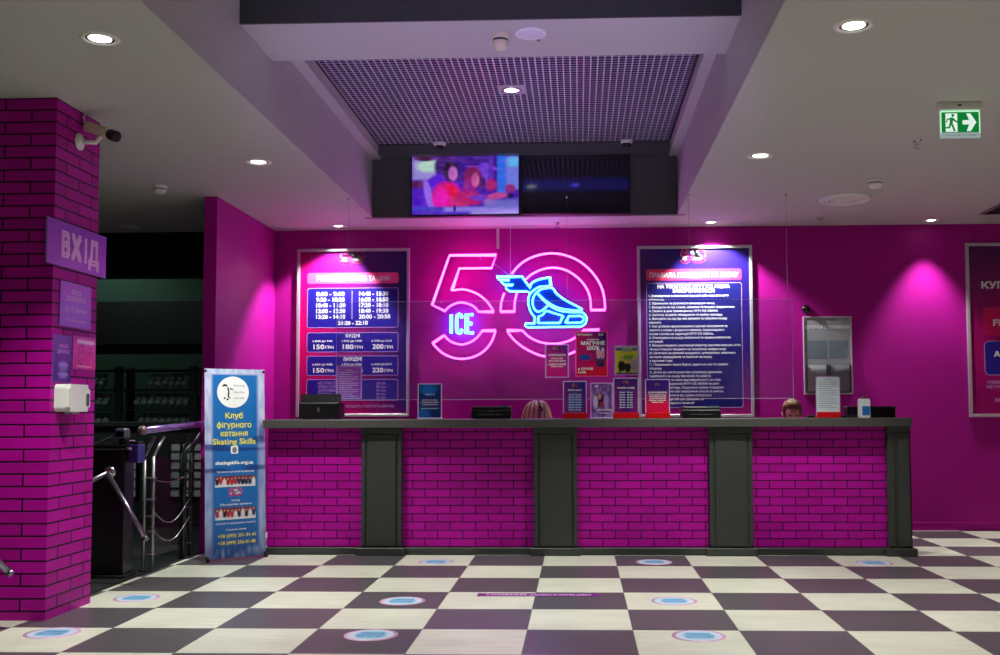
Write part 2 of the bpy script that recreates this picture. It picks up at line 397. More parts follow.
# hall beyond the gate
bm = NB(); box(bm, -8.9, -3.37, 12.0, 12.2, 2.87, 4.0); struct('beam_hall', bm, M_hallblk)
bm = NB(); box(bm, -8.9, -3.37, 13.93, 14, 2.19, 2.79); struct('trim_4', bm, M_hallblk)

# ------------------------------------------------------------------ brick pillar
M_bp = brick_mat('magenta painted pillar bricks', (176, 0, 146), (46, 0, 36), .33, .0745, .006, (.06, .02))
bm = NB(); box(bm, -3.85, -3.205, 6.076, 6.644, 0, CEIL); struct('pillar', bm, M_bp)

# ------------------------------------------------------------------ counter
CT = 1.176
counter = thing('reception_counter', 'long reception counter with magenta brick front and charcoal pilasters', 'counter', (0, 8.93, 0))
bm = NB(); box(bm, -2.76, 2.835, -.13, .40, CT-.074, CT, .006, 2); obj('worktop', bm, M_top, counter)
M_bc = brick_mat('magenta painted counter bricks', (180, 2, 152), (58, 0, 46), .2215, .0713, .0045, (.02, .004))
bm = NB(); box(bm, -2.74, 2.80, 0, .12, 0, CT-.075); obj('brick_front', bm, M_bc, counter)
bm = NB(); box(bm, -2.75, 2.83, -.03, 0, 0, .062, .004); obj('kickboard', bm, M_count, counter)
for a, b in ((-1.898, -1.546), (-.393, -.018), (1.12, 1.49), (2.64, 2.836)):
    last = b > 2.5
    bm = NB()
    box(bm, a, b, -.05, .0, .062, CT-.076)                          # backing
    if not last:
        box(bm, a+.05, b-.05, -.066, -.05, .08, CT-.13, .004)
        box(bm, a, a+.035, -.062, -.05, .08, CT-.13, .003); box(bm, b-.035, b, -.062, -.05, .08, CT-.13, .003)
    else:
        box(bm, a+.085, b-.012, -.066, -.05, .08, CT-.13, .004); box(bm, a, a+.055, -.062, -.05, .08, CT-.13, .003)
        box(bm, b-.05, b, -.05, .38, .062, CT-.076)
    box(bm, a-.005, b+(.005 if not last else 0), -.072, -.03, CT-.125, CT-.076, .004)    # capital
    pil = obj('pilaster', bm, M_count, counter)
    bm = NB(); box(bm, a-.035, b+.03, -.095, .0, 0, .066, .004)
    if last: box(bm, b-.05, b+.03, 0, .38, 0, .066, .004)
    obj('plinth', bm, M_count, pil)

# ------------------------------------------------------------------ downlights
def downlight(x, y, label, watts=LAMP_W, size=92, blend=.55, dia=.2, z=CEIL, grp='recessed downlights in the ceiling', lit=True, col=LAMP_COL, tilt=(0, 0)):
    t = thing('downlight', label, 'ceiling light', (x, y, z), (0, 0, 0), grp)
    r = dia/2
    bm = NB(); lathe(bm, [(r, 0), (r*.97, -.006), (r*.78, -.009), (r*.74, -.004), (r*.7, 0)], 28); obj('trim_ring', bm, M_white, t)
    bm = NB(); lathe(bm, [(r*.73, -.0035), (r*.6, -.003), (r*.56, -.001)], 28); obj('reflector', bm, M_chrome, t)
    bm = NB(); lathe(bm, [(r*.57, -.002), (r*.4, -.006), (0, -.008)], 24)
    obj('lens', bm, emis('lit lamp lens', (1, .97, .88), 9) if lit else M_white, t)
    if lit:
        l = bpy.data.lights.new('downlight_beam', 'SPOT'); l.energy = watts; l.color = col; l.spot_size = math.radians(size); l.spot_blend = blend; l.shadow_soft_size = .035
        lo = bpy.data.objects.new('downlight_beam', l); COL.objects.link(lo); lo.location = (0, 0, -.02); lo.rotation_euler = (math.radians(tilt[0]), math.radians(tilt[1]), 0); lo.parent = t
    return t
downlight(-2.476, 5.11, 'large lit round downlight in the grey ceiling at upper left, nearest the brick pillar')
downlight(1.40, 5.11, 'large lit round downlight in the grey ceiling at upper right, nearest the camera')
downlight(-2.478, 7.74, 'lit round downlight left of the recess, in front of the magenta side wall')
downlight(1.394, 7.74, 'lit round downlight right of the recess, midway between camera and back wall')
downlight(-2.50, 10.48, 'lit downlight washing the price poster at left', WALL_W*.75, 94, .4, .15, tilt=(5, 9))
downlight(1.373, 10.49, 'lit downlight washing the rules poster', WALL_W*.85, 104, .4, .15, tilt=(7, -5))
downlight(3.618, 10.50, 'lit downlight washing the bare magenta wall at right', WALL_W*.48, 72, .75, .15)
downlight(-4.685, 10.4, 'unlit round downlight in the dark ceiling behind the brick pillar', lit=False)
for x in (-2.478, 1.394):
    for y in (2.5,): downlight(x, y, 'lit round downlight in the ceiling behind the camera')
for y in (7.74, 5.11, 2.5): downlight(5.26, y, 'lit round downlight in the ceiling beyond the right edge')
def spot_lamp(label, loc, aim, watts, size, blend, col):
    d = Vector(aim)-Vector(loc); q = d.to_track_quat('-Z', 'Y')
    t = thing('stage_spotlight', label, 'spotlight', loc); t.rotation_mode = 'QUATERNION'; t.rotation_quaternion = q
    bm = NB(); lathe(bm, [(0, .16), (.06, .16), (.075, .13), (.08, 0), (.074, 0), (.07, .02)], 20); obj('can', bm, M_black, t)
    bm = NB(); lathe(bm, [(.071, .02), (0, .015)], 20); obj('lens', bm, emis('violet lamp lens', (.35, .12, 1), 3), t)
    bm = NB(); tube(bm, [(.085, 0, .08), (.1, 0, .2), (-.1, 0, .2), (-.085, 0, .08)], .008, 6); obj('yoke', bm, M_black, t)
    l = bpy.data.lights.new('coloured_beam', 'SPOT'); l.energy = watts; l.color = col; l.spot_size = math.radians(size); l.spot_blend = blend; l.shadow_soft_size = .07
    lo = bpy.data.objects.new('coloured_beam', l); COL.objects.link(lo); lo.location = (0, 0, -.01); lo.parent = t
spot_lamp('violet floodlight behind the camera aimed up at the ceiling recess', (-.4, 1.6, .12), (-.5, 6.9, 3.95), VIOLET_FLOOD_W, 38, .8, (.5, .3, 1))
hl = downlight(-6.6, 13.0, 'unseen dim lamp added high above the dark rental racks', 60, 150, .6, z=4.0, col=(.75, 1, .9))  # added lamp, no such source seen; brightens the racks and green wall
downlight(-6.3, 9.3, 'unseen dim lamp added in the dark hall beyond the pillar', 150, 150, .6, col=(.75, 1, .9))  # second added lamp, out of view, to brighten desk panels and skates
t = thing('grille_downlight', 'square lit spotlight set in the open grille of the recess', 'ceiling light', (-.537, 8.17, GZ))
bm = NB(); box(bm, -.11, .11, -.11, .11, -.012, 0, .003); obj('square_plate', bm, M_ceil, t)
bm = NB(); lathe(bm, [(.082, -.012), (.08, -.018), (.062, -.02), (.058, -.013)], 24); obj('trim_ring', bm, M_chrome, t)
bm = NB(); lathe(bm, [(.058, -.013), (.04, -.017), (0, -.019)], 24); obj('lens', bm, emis('lit lamp lens', (1, .97, .88), 9), t)
l = bpy.data.lights.new('grille_beam', 'SPOT'); l.energy = 160; l.color = LAMP_COL; l.spot_size = math.radians(70); l.spot_blend = .4; l.shadow_soft_size = .035
lo = bpy.data.objects.new('grille_beam', l); COL.objects.link(lo); lo.location = (0, 0, -.03); lo.parent = t

# ------------------------------------------------------------------ ceiling fittings
def detector(name, x, y, z, r, h, label, mt=M_white):
    t = thing(name, label, 'smoke detector', (x, y, z))
    bm = NB(); lathe(bm, [(r*.95, 0), (r, -h*.12), (r*.95, -h*.3), (r*.86, -h*.34)], 24); obj('base', bm, mt, t)
    bm = NB(); lathe(bm, [(r*.86, -h*.34), (r*.9, -h*.55), (r*.8, -h*.8), (r*.5, -h*.97), (0, -h)], 24); obj('dome', bm, mt, t)
    bm = NB(); lathe(bm, [(r*.875, -h*.36), (r*.905, -h*.42), (r*.912, -h*.48)], 24); obj('slot_ring', bm, M_black, t)
detector('smoke_detector', -3.584, 8.536, CEIL, .06, .07, 'white smoke detector dome on the shadowed ceiling left of the side wall')
detector('smoke_detector', 2.511, 8.62, CEIL, .065, .075, 'white smoke detector dome on the ceiling near the round air vent')
detector('smoke_detector', -.48, 6.28, 3.612, .055, .10, 'cream smoke detector under the lilac beam', mat('cream plastic', (214, 208, 170), .4))
t = thing('ceiling_speaker', 'round white flush speaker under the lilac beam', 'ceiling speaker', (-.29, 6.27, 3.612))
bm = NB(); lathe(bm, [(.098, 0), (.098, -.008), (.088, -.012), (.084, -.009)], 32); obj('rim', bm, M_white, t)
bm = NB(); lathe(bm, [(.085, -.009), (.05, -.013), (0, -.014)], 32); obj('speaker_mesh', bm, mat('white perforated mesh', (214, 210, 220), .5), t)
bm = NB(); lathe(bm, [(0, 0), (.006, 0), (.004, -.012), (.012, -.016), (0, -.02)], 8, Matrix.Translation((.045, .09, 0))); obj('sprinkler_tip', bm, M_chrome, t)
t = thing('air_vent', 'round white ceiling air vent with dark slots', 'air vent', (2.455, 9.37, CEIL))
for k, (a, b) in enumerate(((.235, .2), (.185, .16), (.14, .11))):
    bm = NB(); lathe(bm, [(a, -.002), (a*.98, -.022), (b, -.03), (b*.95, -.012)], 36); obj('vent_ring', bm, M_white, t)
bm = NB(); lathe(bm, [(.095, -.012), (.09, -.03), (0, -.034)], 24); obj('vent_cone', bm, M_white, t)
bm = NB(); lathe(bm, [(.215, -.003), (.1, -.004), (0, -.004)], 36); obj('duct', bm, M_black, t)
t = thing('square_vent', 'dark square vent panel at the right edge of the ceiling', 'air vent', (4.3, 9.86, CEIL))
bm = NB(); box(bm, -.32, .32, -.32, .32, -.012, 0, .004); obj('frame', bm, mat('grey vent metal', (120, 118, 118), .5), t)
bm = NB()
for k in range(9): box(bm, -.29, .29, -.29+k*.066, -.25+k*.066, -.02, -.012)
obj('louvre', bm, M_black, t)
def sprinkler(x, y, z, label):
    t = thing('fire_sprinkler', label, 'sprinkler', (x, y, z))
    bm = NB(); lathe(bm, [(.032, 0), (.03, -.005), (.012, -.008), (.01, -.028), (.004, -.032), (0, -.033)], 14); obj('body', bm, M_chrome, t)
    bm = NB(); lathe(bm, [(0, -.045), (.026, -.047), (.026, -.05), (0, -.052)], 12); box(bm, -.012, -.009, -.002, .002, -.047, -.02); box(bm, .009, .012, -.002, .002, -.047, -.02); obj('deflector', bm, M_chrome, t)
sprinkler(2.453, 7.36, CEIL, 'small sprinkler on the ceiling left of the exit sign')
sprinkler(2.45, 10.33, CEIL, 'small sprinkler on the ceiling near the right-hand back wall')
sprinkler(-.215, 10.42, CEIL, 'small sprinkler below the two screens')
def dome_cam(x, y, z, label):
    t = thing('dome_camera', label, 'security camera', (x, y, z))
    bm = NB(); lathe(bm, [(.062, 0), (.064, -.012), (.05, -.03), (.044, -.032)], 24); obj('housing', bm, M_white, t)
    bm = NB(); lathe(bm, [(.044, -.03), (.036, -.052), (.018, -.064), (0, -.068)], 20); obj('lens_dome', bm, M_black, t)
dome_cam(-1.347, 9.80, GZ-.004, 'white dome camera above the lit screen')
dome_cam(.478, 9.80, GZ-.004, 'white dome camera above the switched-off screen')

# exit sign
t = thing('exit_sign', 'green lit running-man exit sign with right arrow, hung from the ceiling', 'exit sign', (2.42, 6.46, CEIL))
bm = NB(); box(bm, -.134, .134, -.03, .03, -.05, 0, .006, 2); obj('housing', bm, M_white, t)
bm = NB(); box(bm, -.02, .004, -.0315, -.029, -.028, -.018); obj('test_button', bm, M_black, t)
bm = NB(); box(bm, -.125, .125, -.009, .009, -.225, -.05); obj('panel', bm, emis('edge lit acrylic', (.27, .34, .34), 1), t)
bm = NB(); box(bm, -.122, .122, -.0098, .0098, -.062, -.051); box(bm, -.1245, -.117, -.0098, .0098, -.195, -.062); box(bm, .117, .1245, -.0098, .0098, -.195, -.062); obj('lit_edge', bm, emis('green lit edge', (.5, 1, .6), .95), t)
M_green = emis('exit sign green', (.004, .19, .03), 1.0); M_sw = emis('exit sign white', (.72, .85, .76), 1.0)
bm = NB(); flat(bm, [(-.116, -.192), (.116, -.192), (.116, -.062), (-.116, -.062)], -.010); obj('green_field', bm, M_green, t)
bm = NB(); flat(bm, [(-.092, -.188), (-.018, -.188), (-.018, -.07), (-.092, -.07)], -.0106)
flat(bm, [(.014, -.142), (.055, -.142), (.038, -.185), (.064, -.185), (.1, -.128), (.064, -.071), (.038, -.071), (.055, -.114), (.014, -.114)], -.0106); obj('arrow_and_doorway', bm, M_sw, t)
bm = NB(); flat(bm, ell(-.046, -.083, .009, .010, 12), -.0111)
flat(bm, [(-.066, -.1), (-.05, -.094), (-.042, -.1), (-.05, -.142), (-.066, -.138)], -.0111)
flat(bm, [(-.05, -.098), (-.044, -.1), (-.018, -.122), (-.018, -.132), (-.05, -.112)], -.0111)
flat(bm, [(-.066, -.1), (-.06, -.108), (-.078, -.112), (-.083, -.128), (-.09, -.126), (-.083, -.104)], -.0111)
flat(bm, [(-.06, -.135), (-.048, -.135), (-.03, -.182), (-.042, -.186)], -.0111)
flat(bm, [(-.068, -.134), (-.056, -.14), (-.066, -.166), (-.092, -.166), (-.092, -.157), (-.073, -.156)], -.0111); obj('running_man', bm, M_green, t)
bm = NB(); text(bm, 'ТРИМАЙТЕ ДВЕРІ ЗАЧИНЕНИМИ', 0, -.214, .008, .2, y=-.0105, bold=0); obj('lettering', bm, M_ink_grey, t)

# ------------------------------------------------------------------ screens
def tv(x0, x1, z0, z1, label):
    cx = (x0+x1)/2; t = thing('wall_screen', label, 'television', (cx, 9.96, (z0+z1)/2)); W, H = (x1-x0)/2, (z1-z0)/2
    bm = NB(); box(bm, -W, W, -.005, .045, -H, H, .004); obj('casing', bm, M_black, t)
    bm = NB(); b = .012
    for a in ((-W, W, H-b, H), (-W, W, -H, -H+.016), (-W, -W+b, -H, H), (W-b, W, -H, H)): box(bm, a[0], a[1], -.012, -.004, a[2], a[3], .002)
    obj('bezel', bm, M_black, t)
    bm = NB(); box(bm, -.12, .12, .045, .079, -.1, .1); obj('wall_bracket', bm, M_chrome, t)
    return t, W-.011, H-.012
t1, W, H = tv(-1.654, -.57, 3.172, 3.808, 'left wall screen showing two women in pink light at a table')
P = Paint(150, 86, (70, 20, 175))
P.rect(.0, .58, .26, 1, (165, 150, 225), .06).ell(.16, .8, .11, .1, (185, 225, 205), soft=.5).rect(0, .9, .4, 1.05, (110, 40, 160), .05).ell(.12, .93, .08, .05, (60, 20, 60), soft=.4)
P.rect(0, .0, .14, .55, (75, 10, 200), .05).ell(.05, .5, .1, .06, (90, 20, 80), soft=.5)
P.rect(.4, .55, .8, 1, (60, 20, 140), .05).rect(.55, .72, .8, .8, (130, 60, 220), .02, shear=-1.5).rect(.64, .5, .72, .85, (115, 60, 220), .03).rect(.72, .45, .76, .95, (90, 40, 190), .02)
P.rect(.8, .35, .88, 1, (40, 110, 240), .02).rect(.88, .4, 1, .95, (110, 130, 235), .03).rect(.9, .78, 1, .93, (90, 190, 245), .05)
P.ell(.3, .78, .09, .2, (60, 20, 110), soft=.3)                             # dark bun and hair
P.ell(.28, .32, .18, .36, (95, 30, 220), soft=.15).ell(.16, .3, .035, .3, (160, 110, 245), 8, soft=.5)   # hood
P.ell(.33, .3, .14, .24, (225, 15, 130), soft=.3).ell(.27, .25, .07, .16, (245, 20, 190), soft=.6).ell(.42, .3, .05, .2, (240, 15, 70), 20, soft=.6)
P.ell(.365, .71, .075, .17, (35, 10, 55), soft=.2).ell(.385, .67, .042, .115, (205, 112, 205), soft=.4).ell(.37, .7, .03, .06, (150, 70, 170), soft=.8, a=.5)
P
P.ell(.57, .6, .085, .19, (130, 25, 90), soft=.25).ell(.54, .4, .06, .2, (160, 30, 140), soft=.4).ell(.595, .56, .036, .11, (215, 100, 165), soft=.4).ell(.585, .6, .025, .06, (150, 50, 120), soft=.8, a=.5)
P.ell(.53, .26, .14, .11, (190, 25, 110), -8, soft=.4).ell(.66, .26, .12, .05, (110, 50, 200), -12, soft=.4)
P.ell(.74, .48, .055, .1, (175, 25, 110), soft=.4).ell(.66, .52, .03, .1, (70, 15, 100), soft=.4)
P.ell(.8, .3, .1, .05, (200, 70, 150), 10, soft=.5).ell(.74, .2, .06, .06, (190, 60, 170), soft=.5).ell(.92, .42, .05, .07, (150, 30, 130), soft=.4).ell(.92, .3, .03, .04, (30, 20, 60), soft=.4)
P.rect(-.1, .05, .72, .13, (60, 60, 200), .03, shear=0).rect(.3, .02, 1.0, .12, (150, 130, 240), .04).rect(.68, .1, 1, .24, (120, 120, 215), .05, a=.8).rect(.05, -.1, .8, .05, (80, 40, 200), .04).rect(.55, -.05, 1, .06, (190, 170, 250), .05, a=.7)
P.ell(.4, .1, .012, .06, (40, 20, 90), soft=.4).noise(.14, 34, (30, 6, 100)).noise(.08, 28, (220, 150, 255)).noise(.16, 10, (40, 10, 120))
picture('picture', P, -W, W, -H+.003, H, -.0055, print_mat('lit screen', .2, TV_E), t1)
t2, W, H = tv(-.559, .512, 3.184, 3.81, 'right wall screen, dark with a faint blue band')
P = Paint(60, 40, (3, 3, 6)); P.rect(-.2, .36, 1.2, .56, (10, 12, 70), .08).rect(-.1, .42, .5, .5, (14, 20, 95), .1, a=.6).ell(.5, .45, .035, .03, (60, 60, 190), soft=.8)
picture('picture', P, -W, W, -H+.003, H, -.0055, print_mat('dim screen', .08, .8), t2)

# ------------------------------------------------------------------ neon sign
NS = .01046
def nx(px): return (px-519)*NS
def nz(py): return (333-py)*NS
def A(pts): return [(420+u/5.036, 240+v/5.038) for u, v in pts]
def B(pts): return [(490+u/5.038, 240+v/5.038) for u, v in pts]
def ring(*segs):
    out = []
    for kind, pts in segs:
        q = spline(pts, 5) if kind == 'S' else list(pts)
        for p in q:
            if not out or (abs(p[0]-out[-1][0])+abs(p[1]-out[-1][1])) > .15: out.append(p)
    return out
five_up = ring(('L', A([(148, 68), (385, 68), (362, 135), (198, 135), (160, 248)])), ('S', A([(160, 248), (200, 242), (240, 246), (290, 266), (330, 296), (357, 330), (373, 357)])),
               ('L', A([(373, 357), (297, 357)])), ('S', A([(297, 357), (272, 330), (240, 315), (205, 309), (170, 317), (142, 334), (125, 352)])), ('L', A([(125, 352), (60, 320), (140, 90)])))
five_lo = ring(('L', A([(313, 453), (382, 453)])), ('S', A([(382, 453), (366, 500), (335, 545), (290, 577), (235, 593), (180, 592), (125, 572), (88, 543), (63, 515)])),
               ('L', A([(63, 515), (122, 475)])), ('S', A([(122, 475), (145, 500), (180, 517), (215, 522), (255, 510), (290, 485), (313, 455)])))
zero_leg = ring(('S', B([(74, 262), (59, 310), (55, 357)])), ('L', B([(55, 357), (126, 357)])), ('S', B([(126, 357), (127, 310), (138, 262)])))
zero_arch = ring(('S', B([(112, 165), (150, 121), (200, 88), (260, 68), (320, 62), (380, 71), (440, 95), (490, 131), (535, 181), (566, 238), (580, 295), (583, 352)])), ('L', B([(583, 352), (511, 352)])),
                 ('S', B([(511, 352), (510, 305), (498, 258), (470, 212), (430, 174), (380, 146), (320, 135), (262, 145), (215, 167), (183, 194)])))
zero_low = ring(('L', B([(88, 453), (165, 453)])), ('S', B([(165, 453), (200, 486), (255, 512), (320, 521), (385, 512), (440, 486), (475, 453)])), ('L', B([(475, 453), (552, 453)])),
                ('S', B([(552, 453), (520, 497), (478, 535), (430, 562), (375, 581), (320, 588), (265, 582), (212, 562), (165, 535), (120, 497), (90, 458)])))
wing = ring(('L', B([(205, 262), (185, 254), (100, 253), (84, 240), (82, 224), (118, 222), (75, 220), (60, 206), (62, 197), (100, 197), (48, 194), (35, 180), (165, 179)])), ('S', B([(165, 179), (180, 203), (205, 236)])),
            ('S', B([(205, 236), (215, 212), (250, 195), (305, 184)])), ('L', B([(305, 184), (310, 228)])), ('S', B([(310, 228), (255, 232), (225, 248), (207, 264)])))
boot_back = ring(('S', B([(207, 262), (197, 290), (198, 328), (212, 366), (228, 384)])), ('L', B([(228, 384), (226, 418), (182, 418), (180, 428), (190, 437), (455, 436)])), ('S', B([(455, 436), (480, 424), (490, 398), (484, 378), (466, 362)])),
                 ('S', B([(466, 362), (400, 361), (345, 350), (300, 325), (265, 292), (246, 268)])))
strap = ring(('S', B([(262, 243), (230, 270), (217, 305), (224, 340), (244, 358), (268, 350), (296, 326)])))
tongue = ring(('S', B([(262, 243), (315, 238), (340, 268), (385, 302), (430, 326), (466, 345)])), ('L', B([(466, 345), (460, 354)])), ('S', B([(460, 354), (400, 350), (340, 337), (290, 308), (244, 268)])))
hold_a = ring(('L', B([(245, 416), (246, 384)])), ('S', B([(246, 384), (268, 374), (288, 355), (330, 368), (371, 380)])), ('L', B([(371, 380), (355, 416), (250, 416)])))
hold_b = ring(('L', B([(384, 416), (400, 382), (458, 381)])), ('S', B([(458, 381), (474, 390), (472, 406), (458, 416)])), ('L', B([(458, 416), (388, 416)])))
LI = A([(157, 370), (157, 464)]); LC = A([(211, 388), (208, 374), (197, 369), (187, 376), (185, 395), (185, 440), (188, 458), (198, 464), (208, 459), (211, 444)])
LE1 = A([(268, 371), (236, 371), (236, 463), (270, 463)]); LE2 = A([(236, 416), (264, 416)])
PINKS = [(five_up, 1), (five_lo, 1), (zero_leg, 0), (zero_arch, 0), (zero_low, 1)]
BLUES = [(wing, 0), (boot_back, 0), (strap, 0), (tongue, 0), (hold_a, 1), (hold_b, 1)]
M_np = emis('pink neon', (1, .035, .55), NEON_PINK); M_nb = emis('ice blue neon', (.03, .36, 1), NEON_BLUE)
ns = thing('neon_sign', 'glowing pink neon number 50 with blue winged ice skate and ICE lettering', 'neon sign', (-.628, 10.65, 2.056))
def T3(path): return [(nx(a), 0, nz(b)) for a, b in path]
for nm, path, cl in (('five_tube', five_up, 1), ('five_tube', five_lo, 1), ('zero_tube', zero_leg, 0), ('zero_tube', zero_arch, 0), ('zero_tube', zero_low, 1)):
    bm = NB(); tube(bm, T3(path), .0095, 8, bool(cl)); tb = obj(nm, bm, M_np, ns)
    bm = NB(); pts = [Vector((p[0], p[2])) for p in T3(path)]; n = len(pts)
    for i in range(n if cl else n-1):
        a, b = pts[i], pts[(i+1) % n]; d = (b-a).normalized(); q = Vector((-d.y, d.x))*.0095
        bm.faces.new([bm.verts.new((v.x, .011+.0002*(i % 2), v.y)) for v in (a-q, b-q, b+q, a+q)])
    obj('glow_shield', bm, mat('pink neon channel', (225, 120, 185), .5, var=.04), tb)  # strips added behind the tubes to hold back glow on the wall
bm = NB()
for path, cl in BLUES: tube(bm, T3(path), .0085, 8, bool(cl))
o = obj('winged_skate', bm, M_nb, ns); o['label'] = 'blue winged ice skate outline'
bm = NB()
for p in (LI, LC, LE1, LE2): tube(bm, T3(p), .016, 8)
o = obj('ice_lettering', bm, M_nb, ns); o['label'] = 'pale blue ICE letters'
M_blueplate = mat('blue acrylic plate', (8, 44, 116), .3, var=.04)
bm = NB()
sil = B([(200, 262), (165, 256), (95, 255), (80, 236), (60, 205), (32, 178), (165, 176), (205, 232), (215, 210), (250, 192), (308, 182), (313, 232), (340, 262), (385, 298), (430, 322), (470, 344), (490, 375), (496, 400), (482, 428), (455, 440), (190, 441), (176, 430), (178, 415), (222, 414), (205, 366), (192, 328), (191, 290)])
prism(bm, [(nx(a), nz(b)) for a, b in sil], .026, .030)
o = obj('skate_backing', bm, M_blueplate, ns)
bm = NB()
for px, py in ((440, 300), (480, 256), (560, 254), (605, 290), (450, 355), (540, 350), (520, 276), (585, 345), (500, 310)):
    tube(bm, [(nx(px), .0, nz(py)), (nx(px), .0995, nz(py))], .006, 6)
obj('standoffs', bm, M_acryl_edge, ns)
bm = NB(); box(bm, nx(497), nx(499.6), -.004, .004, nz(247), 3.185-2.062); obj('hanging_rod', bm, M_white, ns)
bm = NB(); tube(bm, [(nx(511), 0, nz(275)), (nx(511), 0, 3.185-2.062)], .0025, 5); tube(bm, [(nx(494), 0, nz(262)), (nx(511), 0, nz(275))], .0025, 5); obj('power_cable', bm, M_white, ns)

# ------------------------------------------------------------------ printed posters
class Sheet:
    """printed things: px coordinates of the photograph's frame scaled to metres about the centre"""
    def __init__(s, par, cx, cy, k, y): s.t, s.cx, s.cy, s.k, s.y = par, cx, cy, k, y
    def X(s, a): return (a-s.cx)*s.k
    def Z(s, b): return (s.cy-b)*s.k
    def text(s, name, mt, rows, bold=.012, lift=.002, parent=None):
        bm = NB()
        for r in rows:
            st, x, y, cap, wd = r[:5]; al = r[5] if len(r) > 5 else 'C'
            text(bm, st, s.X(x), s.Z(y+cap/2), cap*s.k, wd*s.k if wd else None, al, s.y-lift, bold)
        return obj(name, bm, mt, parent or s.t)
    def panel(s, name, mt, x0, y0, x1, y1, r=2, lift=.001, parent=None):
        bm = NB(); flat(bm, rrect(s.X(x0), s.X(x1), s.Z(y1), s.Z(y0), r*s.k), s.y-lift); return obj(name, bm, mt, parent or s.t)
    def outline(s, bm, x0, y0, x1, y1, r, wd, lift=.0013):
        a = rrect(s.X(x0), s.X(x1), s.Z(y1), s.Z(y0), r*s.k); q = wd*s.k
        b = rrect(s.X(x0)+q, s.X(x1)-q, s.Z(y1)+q, s.Z(y0)-q, max(r*s.k-q, .001)); n = len(a)
        for i in range(n):
            j = (i+1) % n; f = bm.faces.new([bm.verts.new((p[0], s.y-lift, p[1])) for p in (a[i], a[j], b[j], b[i])]); f.normal_update()
            if f.normal.y > 0: f.normal_flip()
def mini_logo(sh, cx, cy, width, lift=.002, thick=1.0, parent=None, blue=False):
    """the 50 and skate emblem as printed strokes"""
    k = width/175.0
    def st(paths, mt, name):
        bm = NB()
        for path, cl in paths:
            pts = [((a-519)*k, (333-b)*k*1.0) for a, b in path]
            if len(pts) > 24: pts = pts[::2]
            n = len(pts); hw = thick
            for i in range(n if cl else n-1):
                a, b = Vector(pts[i]), Vector(pts[(i+1) % n]); d = b-a
                if d.length < 1e-6: continue
                d.normalize(); q = Vector((-d.y, d.x))*hw/2; a = a-d*hw*.2; b = b+d*hw*.2
                f = bm.faces.new([bm.verts.new(((cx+p.x-sh.cx)*sh.k, sh.y-lift, (sh.cy-cy+p.y)*sh.k)) for p in (a-q, b-q, b+q, a+q)]); f.normal_update()
                if f.normal.y > 0: f.normal_flip()
        return obj(name, bm, mt, parent or sh.t)
    st(PINKS, M_ink_pink, 'number_emblem'); st(BLUES+[(LI, 0), (LC, 0), (LE1, 0), (LE2, 0)], M_ink_white, 'skate_emblem')
def frame(t, W, H, fw, d, mt=None, back=True):
    bm = NB()
    for a in ((-W, W, H-fw, H), (-W, W, -H, -H+fw)): box(bm, a[0], a[1], -d, 0, a[2], a[3], .003)
    for a in ((-W, -W+fw), (W-fw, W)): box(bm, a[0], a[1], -d, 0, -H+fw, H-fw, .003)
    obj('frame', bm, mt or M_alu, t)
KP = .01083
# price poster
t = thing('price_poster', 'framed schedule and price poster on the magenta wall left of the neon sign', 'poster', (-2.396, BACK, 2.087))
W, H = .604, .8955; frame(t, W, H, .03, .035)
P = Paint(60, 80, (34, 22, 112)); P.grad(1, .5, -.05, .45, (225, 0, 110), 1.3); P.ell(.55, .95, .5, .22, (60, 10, 110), soft=.9, a=.7).grad(.6, .2, .5, -.1, (180, 0, 90), 1.2)
picture('print', P, -W+.02, W-.02, -H+.02, H-.02, -.012, M_print, t)
S = Sheet(t, 353.75, 333, KP, -.012)
mini_logo(S, 352.5, 262, 24, thick=1.25)
S.panel('title_bar', M_ink_pink, 308, 274, 398.5, 284.8, 2.5)
S.text('title', M_ink_white, [('РОЗКЛАД СЕАНСІВ ТА ЦІНИ', 353.5, 279.6, 4.6, 72)], .03)
for y0, y1 in ((289, 328.5), (333, 352.5), (356, 375.5), (379, 400)):
    p = S.panel('price_panel', M_ink_navy, 308, y0, 398.5, y1, 2)
    bm = NB(); S.outline(bm, 308, y0, 398.5, y1, 2, .6); obj('outline', bm, M_ink_lilac, p)
    if y0 == 289: tp = p
    if y0 == 333: wp = p
    if y0 == 356: we = p
    if y0 == 379: sp = p
rows = []
for i, (a, b) in enumerate((('8:00 - 9:00', '14:40 - 15:30'), ('9:20 - 10:20', '16:00 - 16:50'), ('10:40 - 11:30', '17:20 - 18:10'), ('12:00 - 12:50', '18:40 - 19:30'), ('13:20 - 14:10', '20:00 - 20:50'))):
    y = 294.8+i*5.65; rows += [(a, 317, y, 4, 28+(i > 1)*1, 'L'), (b, 359.5, y, 4, 29+(i == 4)*2, 'L')]
S.text('session_times', M_ink_white, rows+[('21:20 - 22:10', 353.5, 323.6, 4, 29.5)], .03, parent=tp)
bm = NB(); flat(bm, [(S.X(352.2), S.Z(320)), (S.X(352.9), S.Z(320)), (S.X(352.9), S.Z(292)), (S.X(352.2), S.Z(292))], -.0145); obj('divider', bm, M_ink_lilac, tp)
for p, y, hd, pr in ((wp, 333, 'БУДНІ', ('150', '180', '200')), (we, 356, 'ВИХІДНІ', ('150', '200', '220'))):
    rows = [(hd, 353.5, y+3.2, 3.4, 14 if hd == 'БУДНІ' else 18)]
    for x, v, tm in zip((323.5, 352.5, 382), pr, ('з 8:00 до 9:00', 'з 9:20 до 17:00', 'з 17:20 до 22:10')):
        rows += [(tm, x, y+8.4, 1.9, 20), (v, x-3.5, y+14, 4.6, 11), ('ГРН', x+7, y+14.7, 3, 8)]
    S.text('prices', M_ink_white, rows, .03, parent=p)
